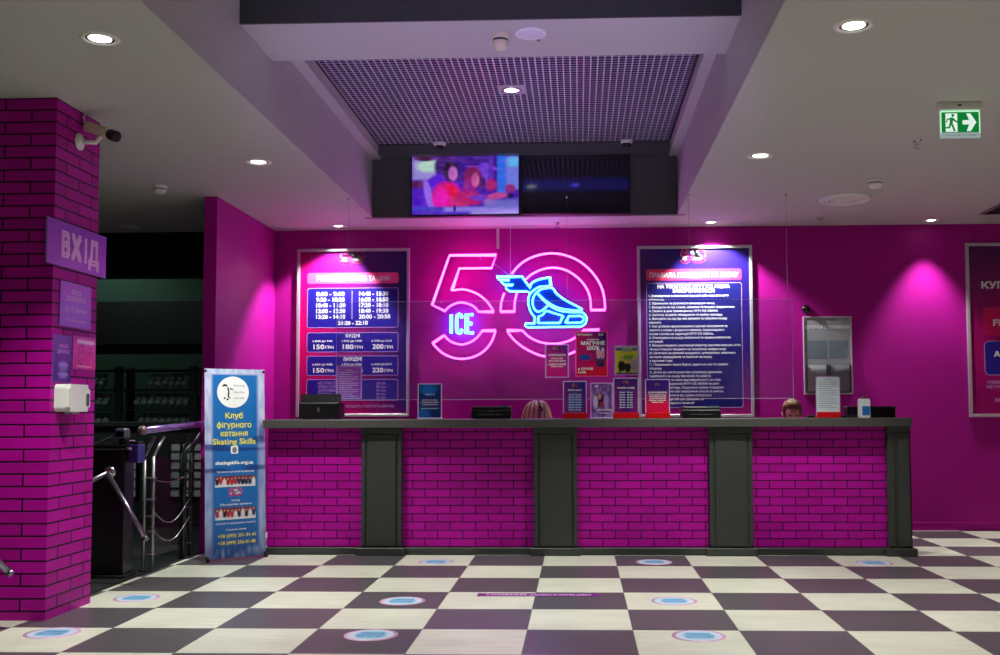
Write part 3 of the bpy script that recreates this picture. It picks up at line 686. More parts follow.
S.text('services', M_ink_lilac, [('ІНСТРУКТОР', 319.5, 382.8, 2.6, 20, 'L'), ('ПРОКАТ КОВЗАНІВ', 319.5, 386.4, 2.6, 25, 'L'), ('ЗАТОЧУВАННЯ', 319.5, 390, 2.6, 22, 'L'), ('ПІНГВІН', 319.5, 393.6, 2.6, 14, 'L')]
       + [(v, 377, 383+i*3.5, 2.6, 9, 'L') for i, v in enumerate(('350 грн', '80 грн', '100 грн', '60 грн', '125 грн'))], .015, parent=sp)
S.text('footnote', M_ink_lilac, [('ПРОКАТ КОВЗАНІВ НЕ ВХОДИТЬ У ВАРТІСТЬ КВИТКА', 353.5, 405.5, 2.4, 82)], .015)
# rules poster
t = thing('rules_poster', 'framed poster of skating rink rules on the wall right of the neon sign', 'poster', (1.2265, BACK, 2.077))
W, H = .6025, .903; frame(t, W, H, .03, .035, mat('pale grey aluminium', (200, 202, 205), .35, .35))
P = Paint(60, 80, (40, 24, 118)); P.grad(.5, .45, .5, -.05, (165, 10, 110), 1.6).grad(.4, .5, -.1, .4, (120, 10, 110), 1.5)
picture('print', P, -W+.02, W-.02, -H+.02, H-.02, -.012, M_print, t)
S = Sheet(t, 695.6, 331.7, KP, -.012)
mini_logo(S, 694.5, 262, 25, thick=1.25)
S.panel('title_bar', mat('coral ink', (240, 62, 110), .4), 648.5, 271, 741, 282, 2.5)
S.text('title', M_ink_white, [('ПРАВИЛА ПОВЕДІНКИ НА КАТКУ', 694.8, 276.8, 4.6, 86)], .03)
rp = S.panel('rules_panel', mat('royal navy ink', (26, 28, 112), .35), 648.5, 284.5, 741, 406, 2)
bm = NB(); S.outline(bm, 648.5, 284.5, 741, 406, 2, .6); obj('outline', bm, M_ink_lilac, rp)
S.text('heading', M_ink_white, [('НА ТЕРИТОРІЇ FIFTY ICE ARENA', 694.5, 288, 3.6, 70), ('ЗАБОРОНЯЄТЬСЯ:', 694.5, 292.2, 3.6, 41)], .03, parent=rp)
RULES = ['1. Знаходитися в стані алкогольного або наркотичного', 'сп’яніння;', '2. Приносити та розпивати алкогольні напої;', '3. Виходити на лід з їжею, напоями та іншими предметами;', '4. Палити в усіх приміщеннях FIFTY ICE ARENA;',
 '5. Смітити, псувати обладнання та майно закладу;', '6. Виходити на лід під час заливки та обробки льоду', 'машиною;', '7. Без дозволу організовувати групові тренування та', 'заняття з хокею і фігурного катання, перешкоджати', 'іншим гостям на території FIFTY ICE ARENA;',
 '8. Створювати на льоду небезпечні та травмонебезпечні', 'ситуації;', '9. Використовувати спортивний інвентар, санчата, клюшки, м’ячі', 'та інші сторонні предмети на льодовому майданчику;', '10. Кататися на великій швидкості, штовхатися, чіплятися', 'за інших відвідувачів та гратися на льоду', 'у рухливі ігри;', '11. Перелазити через борти, сідати на них та ламати',
 'огорожу;', '12. Дітям до шести років без супроводу дорослих', 'перебувати на льоду без каски та захисту', 'адміністрація не несе відповідальності за стан', 'здоров’я відвідувачів FIFTY ICE ARENA та речі', 'залишені без нагляду. Порушники правил поведінки', 'залишають каток без повернення коштів за квиток;', 'у разі втрати ключа від шафки стягується', 'штраф у розмірі 200 грн. Дякуємо за', 'розуміння та гарного катання!']
rows = []
for i, s_ in enumerate(RULES): rows.append((s_, 651, 297+i*3.72, 2.15, min(88, len(s_)*1.48), 'L'))
S.text('rules_text', M_ink_white, rows, .02, parent=rp)
# ticket poster at right edge
t = thing('ticket_poster', 'framed magenta ticket poster cut off by the right edge of the photo', 'poster', (4.63, BACK, 2.073))
W, H = .59, .907; frame(t, W, H, .032, .035)
P = Paint(50, 70, (170, 8, 105)); P.grad(.5, .5, .5, 1.05, (48, 10, 84), .8).grad(.5, .3, .5, 0, (150, 0, 100), 1)
picture('print', P, -W+.02, W-.02, -H+.02, H-.02, -.012, M_print, t)
S = Sheet(t, 1019, 330.3, .0109, -.012)
S.text('title', M_ink_white, [('КУПУЙ', 979.5, 287.5, 6.6, 38, 'L')], .03)
S.panel('pink_panel', mat('crimson ink', (215, 10, 100), .4), 980, 309, 1064, 336, 4)
S.text('pink_panel_text', M_ink_white, [('FIFTY', 989.5, 323.5, 6.2, 26, 'L')], .03)
p = S.panel('navy_panel', M_ink_navy, 980.5, 341, 1064, 374, 5); bm = NB(); S.outline(bm, 980.5, 341, 1064, 374, 5, .6); obj('outline', bm, M_ink_lilac, p)
S.text('navy_panel_text', M_ink_white, [('АБОНЕМЕНТ', 989.5, 353.5, 5.2, 52, 'L')], .03, parent=p)
S.text('small_text', M_ink_lilac, [('ПОВЕРНЕННЮ', 983, 380.5, 2.6, 34, 'L'), ('НЕ ПОВЕРТАЄТЬСЯ', 982, 384.8, 2.6, 44, 'L'), ('ЗАПИТУЙ НА КАСІ', 989, 397.5, 3, 42, 'L')], .02)
# consumer information board
t = thing('information_board', 'grey consumer information board with two paper pockets on the magenta wall', 'notice board', (2.601, BACK, 1.815))
bm = NB(); box(bm, -.25, .25, -.012, 0, -.405, .405); obj('backing', bm, mat('slate grey board', (160, 166, 172), .3, var=.05), t)
frame(t, .252, .407, .014, .02)
S = Sheet(t, 827.7, 355.5, .0102, -.012)
S.text('title', M_ink_white, [('КУТОЧОК СПОЖИВАЧА', 827.7, 326.5, 3.4, 45)], .03)
bm = NB(); flat(bm, [(-.21, -.07), (-.21, .16), (-.205, .16), (-.205, -.07)], -.013)
for x in (-.215, .0): flat(bm, rrect(x+.01, x+.2, -.03, .155, .006), -.0135)
obj('printed_field', bm, mat('blue grey ink', (120, 136, 148), .3), t)
for x, c in ((-.225, (240, 240, 244)), (.012, (196, 198, 204))):
    bm = NB(); prism(bm, [(x, -.39), (x+.213, -.39), (x+.213, -.09), (x, -.09)], -.04, -.036); box(bm, x, x+.213, -.036, -.012, -.39, -.384)
    box(bm, x, x+.004, -.036, -.012, -.384, -.09); box(bm, x+.209, x+.213, -.036, -.012, -.384, -.09); pk = obj('pocket', bm, M_acryl, t)
    bm = NB(); box(bm, x+.012, x+.2, -.028, -.022, -.375, -.1); obj('paper', bm, mat('pocket paper %d' % c[0], c, .6), pk)
t = thing('wall_camera', 'small black dome camera on the magenta wall above the information board', 'security camera', (2.386, BACK, 2.30), (PI/2, 0, 0))
bm = NB(); lathe(bm, [(.042, 0), (.044, .014), (.036, .02)], 20); obj('base', bm, M_black, t)
bm = NB(); lathe(bm, [(.036, .02), (.03, .045), (.012, .058), (0, .06)], 18); obj('lens_dome', bm, mat('smoked dome plastic', (10, 10, 12), .08), t)

# ------------------------------------------------------------------ acrylic screen over the counter and the sheets on it
PY = 9.15
t = thing('acrylic_screen', 'long clear acrylic screen hung on wires above the counter', 'protective screen', (0, PY, 1.352))
bm = NB(); box(bm, -2.19, 1.905, -.003, .003, 0, .884); obj('panel', bm, glass_mat('clear acrylic with painted sheen', (.95, .94, .99), 1.2, .05), t)  # violet sheen is put into the panel colour
bm = NB(); box(bm, -2.19, 1.905, -.0035, .0035, .884, .888); box(bm, -2.19, 1.905, -.0035, .0035, -.004, 0); box(bm, 1.905, 1.909, -.0035, .0035, -.004, .888); box(bm, -2.194, -2.19, -.0035, .0035, -.004, .888)
obj('edges', bm, M_acryl_edge, t)
for x in (-2.09, -.1, 1.0, 1.87):
    bm = NB(); tube(bm, [(x, 0, .888), (x, 0, CEIL-1.352-.012)], .0016, 5); lathe(bm, [(.012, 0), (.01, -.012), (.003, -.02)], 10, Matrix.Translation((x, 0, CEIL-1.352))); o = obj('wire', bm, M_chrome, t)
def taped(name, label, x0, x1, z0, z1, P, cat='notice', border=M_ink_lilac):
    t = thing(name, label, cat, ((x0+x1)/2, PY-.004, (z0+z1)/2)); W, H = (x1-x0)/2, (z1-z0)/2
    bm = NB(); box(bm, -W, W, -.004, 0, -H, H, .001); obj('sleeve', bm, border, t)
    picture('print', P, -W+.012, W-.012, -H+.012, H-.012, -.0045, M_print, t); return t, W, H
P = Paint(20, 26, (176, 84, 214)); P.grad(.5, 1, .5, 0, (150, 70, 205))
t, W, H = taped('paper_notice', 'lilac typed notice sheet stuck on the acrylic over the price poster', -2.187, -1.957, 1.358, 1.66, P)
bm = NB()
for i in range(13): text(bm, ('Шановні відвідувачі', 'Правила прокату та оплати послуг', 'просимо зберігати квиток до кінця', 'сеансу та речі без нагляду')[i % 4], -W+.025 if i else -.03, H-.045-i*.0195, .009, (.17 - .05*(i % 3 == 2)) if i else .06, 'L', -.006, .01)
obj('typed_text', bm, M_ink_white, t)
P = Paint(24, 34, (210, 20, 130)); P.grad(.3, .3, .6, 1.1, (70, 20, 130))
t, W, H = taped('ticket_notice', 'small pink and violet notice sheet on the acrylic below the blue skate', -.302, -.087, 1.54, 1.845, P)
S = Sheet(t, 557, 361, .0089, -.0045)
mini_logo(S, 557, 349.5, 8, thick=.4)
S.text('lettering', M_ink_white, [('КУПИТИ КВИТКИ', 557, 355, 1.8, 17), ('ОНЛАЙН НА САЙТІ', 557, 358.6, 1.4, 12), ('АБО НА КАСІ АРЕНИ', 557, 361, 1.4, 17), ('ШВИДКО ТА ЗРУЧНО', 557, 364.5, 1.9, 18), ('без черги та комісії', 557, 366.6, 1.3, 12)], .02)
P = Paint(34, 50, (178, 8, 96)); P.grad(.4, .5, 1, .75, (32, 22, 130), 1).grad(.5, .35, .6, 0, (225, 10, 40), .8).ell(.28, .42, .2, .07, (28, 60, 150), soft=.3)
P.ell(.73, .52, .06, .13, (235, 190, 215), 6, soft=.3).ell(.87, .52, .06, .13, (235, 190, 215), -6, soft=.3).ell(.73, .5, .025, .08, (190, 90, 130), 6, soft=.4).ell(.87, .5, .025, .08, (190, 90, 130), -6, soft=.4)
P.rect(.66, .2, .93, .37, (30, 40, 90), .03).rect(.6, .35, .98, .39, (40, 60, 110), .03).rect(.66, .3, .93, .33, (120, 20, 60), .02)
t, W, H = taped('show_poster', 'pink magic show poster with white rabbit ears in a hat, on the acrylic', -.031, .262, 1.548, 1.96, P, 'poster', M_ink_pink)
S = Sheet(t, 591.5, 354, .0089, -.0045)
S.text('lettering', M_ink_white, [('МАГІЧНЕ', 593, 343, 3.6, 24), ('ШОУ', 593, 347.8, 3.8, 12), ('новорічне', 593, 339.4, 1.4, 12), ('6 СІЧНЯ', 577.8, 369, 2.4, 15, 'L'), ('15:00', 577.8, 372.5, 2, 8, 'L'), ('FIFTY ICE ARENA', 577.5, 334.5, 1.8, 15, 'L'), ('50', 601, 334.5, 2, 5)], .03)
P = Paint(30, 36, (205, 205, 45)); P.rect(0, .86, 1, 1.1, (70, 55, 150), .03).rect(0, -.1, 1, .05, (80, 40, 130), .03).rect(.3, .8, .75, 1.0, (150, 160, 130), .05).ell(.62, .6, .3, .1, (110, 170, 40), soft=.5)
P.ell(.28, .3, .17, .2, (24, 20, 24), soft=.2).ell(.28, .55, .07, .1, (200, 150, 120), soft=.3).ell(.55, .24, .15, .18, (30, 26, 30), soft=.2).ell(.55, .47, .065, .09, (205, 160, 130), soft=.3)
P.ell(.85, .35, .16, .26, (165, 150, 160), soft=.3).ell(.84, .56, .07, .09, (205, 165, 150), soft=.3).rect(.15, .05, .25, .2, (60, 50, 40), .05)
t, W, H = taped('group_poster', 'small yellow poster of people in black, on the acrylic', .318, .539, 1.56, 1.83, P, 'poster', M_ink_lilac)
S = Sheet(t, 626.5, 360.5, .0089, -.0045)
S.text('lettering', M_ink_white, [('FIFTY ICE ARENA', 626.5, 347.5, 2, 20)], .02)

# ------------------------------------------------------------------ things standing on the counter
def menu_stand(name, label, cx, w, h, P, red, rows=(), logo=None, y=9.0, tilt=-5, group=None, mt=M_ink_white):
    t = thing(name, label, 'display stand', (cx, y, CT), (0, 0, 0), group); W = w/2
    R = Matrix.Rotation(math.radians(tilt), 4, 'X')
    base = .05 if red else .012
    bm = NB(); box(bm, -W, W, -.03, .05, 0, .012 if not red else .016, .003); 
    if red: box(bm, -W, W, -.032, -.018, 0, .052, .003)
    obj('base', bm, M_red if red else M_acryl_edge, t)
    h0 = .012
    bm = NB(); box(bm, -W, W, -.012, -.009, h0, h, .001); box(bm, -W, W, -.003, 0, h0, h, .001); obj('acrylic_holder', bm, M_acryl, t)
    bm = NB(); box(bm, -W, -W+.008, -.013, .001, h0, h); box(bm, W-.008, W, -.013, .001, h0, h); box(bm, -W, W, -.013, .001, h-.008, h); obj('holder_rim', bm, M_acryl_edge, t)
    pr = picture('print', P, -W+.008, W-.008, h0, h-.008, -.014, M_print, t)
    k = .0089
    if rows or logo:
        S = Sheet(t, 0, 0, k, -.0145)
        if rows: S.text('lettering', mt, [(a, x/k, -(z/k)-c/k/2, c/k, ww/k if ww else None, al) for a, x, z, c, ww, al in rows], .02, .001)
        if logo: mini_logo(S, 0, -(logo[0]/k), logo[1]/k, thick=.35, lift=.001)
    return t
P = Paint(26, 36, (22, 34, 100)); P.ell(.45, .85, .35, .15, (20, 100, 180), soft=.9).ell(.5, .45, .4, .1, (120, 40, 110), soft=.8).ell(.2, .1, .3, .2, (20, 80, 150), soft=.9)
menu_stand('menu_stand', 'dark blue sheet in an acrylic stand left on the counter', -1.318, .214, .315, P, False,
           [('УВАГА', 0, .21, .016, .09, 'C'), ('шановні гості арени', 0, .165, .011, .14, 'C'), ('дотримуйтесь правил', 0, .145, .011, .15, 'C'), ('та зберігайте квитки', 0, .125, .011, .14, 'C'), ('ДЯКУЄМО ЗА РОЗУМІННЯ', 0, .088, .010, .15, 'C')], mt=mat('pale cyan ink', (140, 205, 225), .4))
def pricelist(): 
    P = Paint(26, 36, (120, 20, 120)); P.grad(.3, .3, .7, 1, (34, 30, 120)).ell(.5, .4, .3, .25, (40, 90, 180), soft=.9); return P
cols = [(a, x, .205-i*.022, .011, .05, 'C') for i in range(7) for x, a in ((-.03, '250 мл'), (.03, '%d грн' % (30+5*i)))]
menu_stand('menu_stand', 'blue price sheet with red stand foot, first of the sheets right of the blonde head', -.035, .208, .332, pricelist(), True, [('МЕНЮ БАРУ', 0, .245, .012, .12, 'C')]+cols, (.285, .05))
P = Paint(36, 44, (110, 60, 150)); P.noise(.6, 9, (60, 30, 110)).noise(.4, 12, (220, 190, 230)).ell(.4, .52, .2, .2, (40, 20, 60), soft=.4).ell(.4, .62, .08, .09, (200, 130, 110), soft=.4).ell(.2, .45, .12, .2, (200, 180, 220), soft=.4).ell(.72, .45, .12, .22, (170, 130, 200), soft=.4).ell(.5, .38, .12, .08, (150, 40, 60), soft=.4)
menu_stand('menu_stand', 'violet photo flyer in a clear stand without a red foot', .2, .196, .315, P, False,
           [('ДЕНЬ НАРОДЖЕННЯ', .02, .07, .013, .13, 'C'), ('на льоду', .02, .045, .011, .08, 'C'), ('50', -.045, .275, .02, .03, 'C')])
P = Paint(26, 36, (120, 14, 110)); P.grad(.5, .5, .5, 1, (40, 24, 110)).ell(.5, .45, .35, .3, (40, 26, 120), soft=.5)
menu_stand('menu_stand', 'tall price list with red stand foot under the yellow poster', .414, .222, .358, P, True, [('ПРАЙС КАФЕ', 0, .262, .013, .15, 'C')]+[(a, x*1.1, z+.02, c, ww, al) for a, x, z, c, ww, al in cols], (.312, .055))
P = Paint(26, 36, (215, 10, 70)); P.grad(.5, .35, .5, .75, (52, 26, 120), .8)
menu_stand('menu_stand', 'red and violet text sheet with red stand foot before the rules poster', .69, .216, .345, P, True,
           [('ДО УВАГИ ВІДВІДУВАЧІВ', 0, .222, .012, .16, 'C'), ('каток працює щодня', 0, .202, .010, .15, 'C'), ('з восьмої ранку до', 0, .186, .010, .15, 'C'), ('десятої вечора без', 0, .17, .010, .14, 'C'), ('перерви та вихідних', 0, .154, .010, .15, 'C'), ('чекаємо на вас', 0, .138, .010, .1, 'C')], (.29, .04))
P = Paint(24, 34, (205, 218, 226))
menu_stand('notice_stand', 'white typed sheet with red stand foot in front of the information board', 2.172, .206, .36, P, True,
           [('ІНФОРМАЦІЯ', 0, .33, .009, .07, 'C')]+[(('до уваги гостей льодової арени', 'перед виходом на лід потрібно', 'ознайомитись із правилами та', 'користуватися засобами захисту')[i % 4], -.085, .308-i*.0185, .008, (.165, .15, .17, .12)[i % 4], 'L') for i in range(13)], mt=M_ink_grey)
# point of sale monitor at left
t = thing('point_of_sale_monitor', 'bulky black cash terminal at the left end of the counter', 'cash register', (-2.31, 9.02, CT))
bm = NB(); box(bm, -.18, .18, -.03, .2, .006, .15, .008, 2); obj('body', bm, M_black, t)
bm = NB(); t2_ = bmesh.new(); bmesh.ops.create_cube(t2_, size=1)
for v in t2_.verts: v.co = Vector((v.co.x*.362, v.co.y*.03+.05+(v.co.z*.02), v.co.z*.085+.185))
bmesh.ops.bevel(t2_, geom=t2_.edges[:], offset=.005, segments=2, affect='EDGES'); merge(bm, t2_); obj('screen_back', bm, M_black, t)
bm = NB(); box(bm, -.165, .165, -.036, -.029, .138, .143, .001); obj('seam', bm, mat('dull grey plastic', (70, 74, 78), .35), t)
bm = NB(); prism(bm, ell(0, .085, .011, .027, 18), -.036, -.029); obj('badge', bm, M_chrome, t)
bm = NB()
for x in (-.14, .14): lathe(bm, [(.015, 0), (.015, .008), (0, .008)], 12, Matrix.Translation((x, .02, 0))); lathe(bm, [(.015, 0), (.015, .008), (0, .008)], 12, Matrix.Translation((x, .15, 0)))
obj('feet', bm, mat('grey rubber', (60, 60, 60), .7), t)
def printer(x, w, h, label):
    t = thing('receipt_printer', label, 'printer', (x, 9.02, CT)); W = w/2
    bm = NB(); box(bm, -W, W, -.03, .18, .006, h*.72, .008, 2); obj('body', bm, M_black, t)
    bm = NB(); box(bm, -W+.006, W-.006, -.02, .175, h*.72, h, .012, 2); obj('lid', bm, M_black, t)
    bm = NB(); box(bm, -W*.62, W*.55, -.034, -.029, h*.28, h*.36, .001); obj('paper_slot', bm, mat('dull grey plastic', (70, 74, 78), .35), t)
    bm = NB(); prism(bm, ell(.0, h*.58, .011, .009, 14), -.033, -.029); obj('badge', bm, mat('dull grey plastic', (70, 74, 78), .35), t)
    bm = NB(); box(bm, W*.3, W*.85, -.022, .0, h-.004, h+.003, .001); obj('painted_highlight', bm, mat('blue grey highlight', (60, 90, 130), .15), t)  # bluish highlight on the lid, put in as a coloured strip
    bm = NB(); box(bm, -W+.02, W-.02, -.02, .17, 0, .007); obj('feet', bm, mat('grey rubber', (60, 60, 60), .7), t)
printer(-.776, .354, .112, 'low black printer on the counter left of the blonde head')
printer(1.073, .34, .106, 'low black printer on the counter in front of the rules poster')
# right end: sanitiser bottle, tray, dark box, card reader
t = thing('sanitizer_bottle', 'white pump bottle with blue label near the right end of the counter', 'bottle', (2.455, 8.90, CT))
bm = NB(); prism(bm, rrect(-.046, .046, 0, .165, .012), -.028, .028); bmesh.ops.bevel(bm, geom=[e for e in bm.edges if len(e.link_faces) == 2 and abs(e.verts[0].co.y-e.verts[1].co.y) < 1e-6], offset=.006, segments=2, affect='EDGES'); obj('bottle', bm, mat('milky plastic', (225, 228, 232), .3), t)
bm = NB(); flat(bm, rrect(-.022, .043, .022, .1, .004), -.0287); obj('bottle_label', bm, M_ink_blue, t)
bm = NB(); lathe(bm, [(.016, .165), (.016, .18), (.007, .182), (.006, .2)], 14); obj('collar', bm, M_black, t)
bm = NB(); box(bm, -.012, .012, -.012, .012, .2, .212, .003); box(bm, -.006, .006, -.05, -.01, .202, .21, .002); obj('pump_head', bm, mat('dark brown plastic', (70, 50, 45), .4), t)
t = thing('serving_tray', 'flat dark tray lying on the counter beside the pump bottle', 'tray', (2.39, 9.115, CT))
bm = NB(); box(bm, -.2, .2, -.058, .058, 0, .006, .002); obj('tray_floor', bm, mat('blue black plastic', (30, 38, 48), .25), t)
bm = NB()
for a in ((-.2, .2, -.058, -.05), (-.2, .2, .05, .058), (-.2, -.192, -.05, .05), (.192, .2, -.05, .05)): box(bm, *a, .006, .02, .002)
obj('tray_rim', bm, mat('blue black plastic', (30, 38, 48), .25), t)
t = thing('storage_box', 'low black box at the right end of the counter behind the pump bottle', 'box', (2.60, 9.215, CT))
bm = NB(); box(bm, -.21, .21, -.035, .105, 0, .085, .005); obj('body', bm, M_black, t)
bm = NB(); box(bm, -.214, .214, -.039, .109, .08, .10, .004); obj('lid', bm, mat('matt black plastic', (28, 27, 29), .5), t)
t = thing('card_reader', 'small dark card reader on the counter beside the man', 'card reader', (1.97+.09, 9.1, CT))
bm = NB(); box(bm, -.045, .045, -.03, .05, 0, .022, .006, 2); obj('body', bm, M_black, t)
bm = NB(); box(bm, -.03, .03, .005, .04, .021, .024); obj('display', bm, mat('grey display', (80, 90, 95), .2), t)
bm = NB()
for i in range(3):
    for j in range(3): box(bm, -.026+i*.02, -.014+i*.02, -.024+j*.009, -.018+j*.009, .021, .024)
obj('keypad', bm, mat('dull grey plastic', (70, 74, 78), .35), t)

# ------------------------------------------------------------------ staff seated behind the counter
def skin_mesh(name, verts, edges, radii, mt, parent, root=0, lvl=2):
    me = bpy.data.meshes.new(name); me.from_pydata(verts, edges, [])
    o = bpy.data.objects.new(name, me); COL.objects.link(o)
    sk = o.modifiers.new('skin', 'SKIN'); 
    if not me.skin_vertices: 
        with bpy.context.temp_override(object=o, active_object=o): bpy.ops.mesh.customdata_skin_add()
    for i, r in enumerate(radii):
        r = (r, r) if not isinstance(r, tuple) else r
        me.skin_vertices[0].data[i].radius = r; me.skin_vertices[0].data[i].use_root = (i == root)
    sk.use_smooth_shade = True; sd = o.modifiers.new('sub', 'SUBSURF'); sd.levels = sd.render_levels = lvl
    dg = bpy.context.evaluated_depsgraph_get(); m2 = bpy.data.meshes.new_from_object(o.evaluated_get(dg))
    bpy.data.objects.remove(o); m2.materials.clear(); m2.materials.append(mt)
    for p in m2.polygons: p.use_smooth = True
    r = bpy.data.objects.new(name, m2); COL.objects.link(r); r.parent = parent; return r
def person(x, y, label, top, hair, skin, cloth, long_hair, bow):
    t = thing('person', label, 'person', (x, y, 0)); d = top-1.33
    V, E, R = [], [], []
    def ad(p, r, par=None):
        V.append((p[0], p[1], p[2]+d)); R.append(r)
        if par is not None: E.append((par, len(V)-1))
        return len(V)-1
    pel = ad((0, .05, .52), (.15, .11)); wa = ad((0, .04, .68), (.13, .1), pel); ch = ad((0, .02, .86), (.15, .11), wa); ns_ = ad((0, .0, 1.0), (.09, .07), ch)
    nk = ad((0, -.02, 1.06), .052, ns_); hb = ad((0, -.03-bow*.3, 1.12), (.066, .075), nk); hm = ad((0, -.045-bow*.6, 1.2), (.078, .095), hb); ad((0, -.05-bow*.8, 1.27), (.068, .085), hm)
    for s in (-1, 1):
        sh = ad((s*.17, .02, .96), .058, ns_); el = ad((s*.24, -.06, .72), .044, sh); wr = ad((s*.18, -.27, .74), .03, el); pm = ad((s*.165, -.35, .735), (.038, .018), wr)
        for q, (dx, ln, ro) in enumerate(((-.03, .075, .0085), (-.01, .085, .009), (.01, .08, .0085), (.03, .06, .008))):
            a = ad((s*.165+dx, -.395, .74), ro, pm); b = ad((s*.165+dx*1.1, -.395-ln*.5, .738), ro*.95, a); ad((s*.165+dx*1.1, -.395-ln, .722), ro*.85, b)
        th = ad((s*.165-s*.04, -.33, .735), .011, pm); ad((s*.165-s*.065, -.37, .728), .009, th)
        hp = ad((s*.1, .02, .5), .085, pel); kn = ad((s*.12, -.36, .5), .06, hp); an = ad((s*.12, -.3, .1-d), .04, kn); ad((s*.12, -.42, .045-d), (.045, .03), an)
    M_s = mat('skin %d' % skin[1], skin, .5, var=.06, scale=14)
    body = skin_mesh('body', V, E, R, M_s, t)
    hz = 1.2+d; hy = -.045-bow*.6
    # face and ears
    bm = NB(); lathe(bm, [(0, -.012), (.011, -.008), (.013, .0), (.009, .03), (0, .04)], 10, Matrix.Translation((0, hy-.1, hz-.06)))
    for s in (-1, 1): lathe(bm, [(0, -.03), (.012, -.02), (.016, 0), (.012, .022), (0, .03)], 10, Matrix.Translation((s*.082, hy+.005, hz-.01)))
    obj('nose_and_ears', bm, M_s, t)
    bm = NB()
    for s in (-1, 1): lathe(bm, [(0, -.009), (.012, 0), (0, .009)], 10, Matrix.Translation((s*.032, hy-.086, hz-.022)))
    obj('eyes', bm, M_ink_black, t)
    bm = NB(); lathe(bm, [(0, -.007), (.022, 0), (0, .007)], 10, Matrix.Translation((0, hy-.08, hz-.092)) @ Matrix.Scale(.5, 4, (0, 1, 0))); obj('mouth', bm, mat('lip red', (170, 80, 80), .5), t)
    if long_hair:
        bm = NB(); tube(bm, [(.012+.035*k/6, hy-.005-.124*math.sin(.25+1.1*k/6), hz+.012+.127*math.cos(.25+1.1*k/6)) for k in range(7)], .010, 6); obj('hair_parting', bm, mat('dark hair roots', (70, 52, 40), .6), t)
    # hair
    bm = NB(); bmesh.ops.create_uvsphere(bm, u_segments=40, v_segments=26, radius=1)
    for v in bm.verts:
        p = v.co.copy(); fr = max(0, -p.y); z = p.z
        if long_hair:
            rx, ry = .118, .124; n = 1+.035*math.sin(9*math.atan2(p.x, -p.y)*2+p.z*3)
            q = Vector((p.x*rx*n, p.y*ry*n, p.z*.125))
            if z < .55:
                k = (.55-z); q.x *= 1+.5*k; q.z -= .12*k*(1 if fr < .75 or abs(p.x) > .5 else .5)
            part = abs(p.x-.12)
            if part < .16 and z > .0: q -= p*.022*(1-part/.16)
        else:
            n = 1+.03*math.sin(17*p.x+5*p.y)+.03*math.sin(13*p.y+9*p.x); q = Vector((p.x*.092*n, p.y*.112*n, p.z*.102*n))
            if z > .4: q.z += .012*random.random()
            if z < .3 and fr > .25: q.y *= .6; q.x *= .85; q.z = max(q.z, .018)
        v.co = q+Vector((0, hy-.005, hz+.028 if not long_hair else hz+.012))
    if long_hair:
        for nm_, cl_, off in (('blonde strands', (246, 226, 170), 0), ('tan strands', (150, 116, 70), .5)):
            sb = NB()
            for i in range(15):
                ph = 2*PI*(i+off+.3*random.random())/15; pts = []
                for j in range(9):
                    th_ = .12+1.75*j/8; q = Vector((math.sin(th_)*math.cos(ph)*.121, math.sin(th_)*math.sin(ph)*.127, math.cos(th_)*.128))
                    zz = math.cos(th_)
                    if zz < .55: q.x *= 1+.5*(.55-zz); q.z -= .12*(.55-zz)
                    pts.append(q+Vector((.01*math.sin(3*th_+i), hy-.005, hz+.012)))
                tube(sb, pts, .009 if off == 0 else .007, 6, taper=[.4, .8, 1, 1, 1, 1, .9, .7, .3])
            obj('hair_strands', sb, mat(nm_, cl_, .4, var=.15, scale=30), t)
    hobj = obj('hair', bm, mat('hair %d' % hair[0], hair, .45, var=.35, scale=40, bump=.5), t, True)
    # jumper and trousers as clothing children
    idx = [i for i, v in enumerate(V)]
    CV, CE, CR = [], [], []
    def ca(p, r, par=None):
        CV.append((p[0], p[1], p[2]+d)); CR.append(r)
        if par is not None: CE.append((par, len(CV)-1))
        return len(CV)-1
    a = ca((0, .05, .53), (.17, .13)); b = ca((0, .04, .68), (.15, .12), a); c = ca((0, .02, .86), (.168, .128), b); e = ca((0, .0, .995), (.105, .085), c); ca((0, -.012, 1.035), .066, e)
    for s in (-1, 1):
        h_ = ca((s*.175, .02, .958), .07, e); k_ = ca((s*.245, -.06, .72), .056, h_); ca((s*.19, -.24, .738), .042, k_)
    skin_mesh('jumper', CV, CE, CR, mat('jumper %d' % cloth[0], cloth, .8, var=.1, scale=60, bump=.3), t)
    CV, CE, CR = [], [], []
    a = ca((0, .05, .51), (.16, .12))
    for s in (-1, 1):
        h_ = ca((s*.1, .02, .5), .095, a); k_ = ca((s*.12, -.36, .5), .07, h_); ca((s*.12, -.31, .13-d), .055, k_)
    skin_mesh('trousers', CV, CE, CR, mat('dark denim', (30, 34, 50), .8, var=.1, scale=60), t)
    s = thing('stool', 'round black stool under the %s' % ('blonde person' if long_hair else 'man with short brown hair'), 'stool', (x, y+.05, 0))
    bm = NB(); lathe(bm, [(0, .37), (.17, .37), (.18, .385), (.18, .405), (.16, .415), (0, .417)], 24); obj('seat', bm, M_black, s)
    bm = NB(); lathe(bm, [(.02, .03), (.02, .37)], 12); obj('column', bm, M_chrome, s)
    bm = NB(); lathe(bm, [(0, 0), (.2, 0), (.2, .012), (.03, .04), (0, .04)], 24); obj('base', bm, M_chrome, s)
person(-.40, 9.96, 'blonde person with parted hair, head bowed low behind the counter', 1.335, (236, 212, 150), (222, 176, 150), (70, 40, 80), True, .12)
person(2.045, 9.96, 'person with short brown hair showing just above the right part of the counter', 1.345, (122, 86, 52), (236, 178, 156), (28, 28, 32), False, .02)

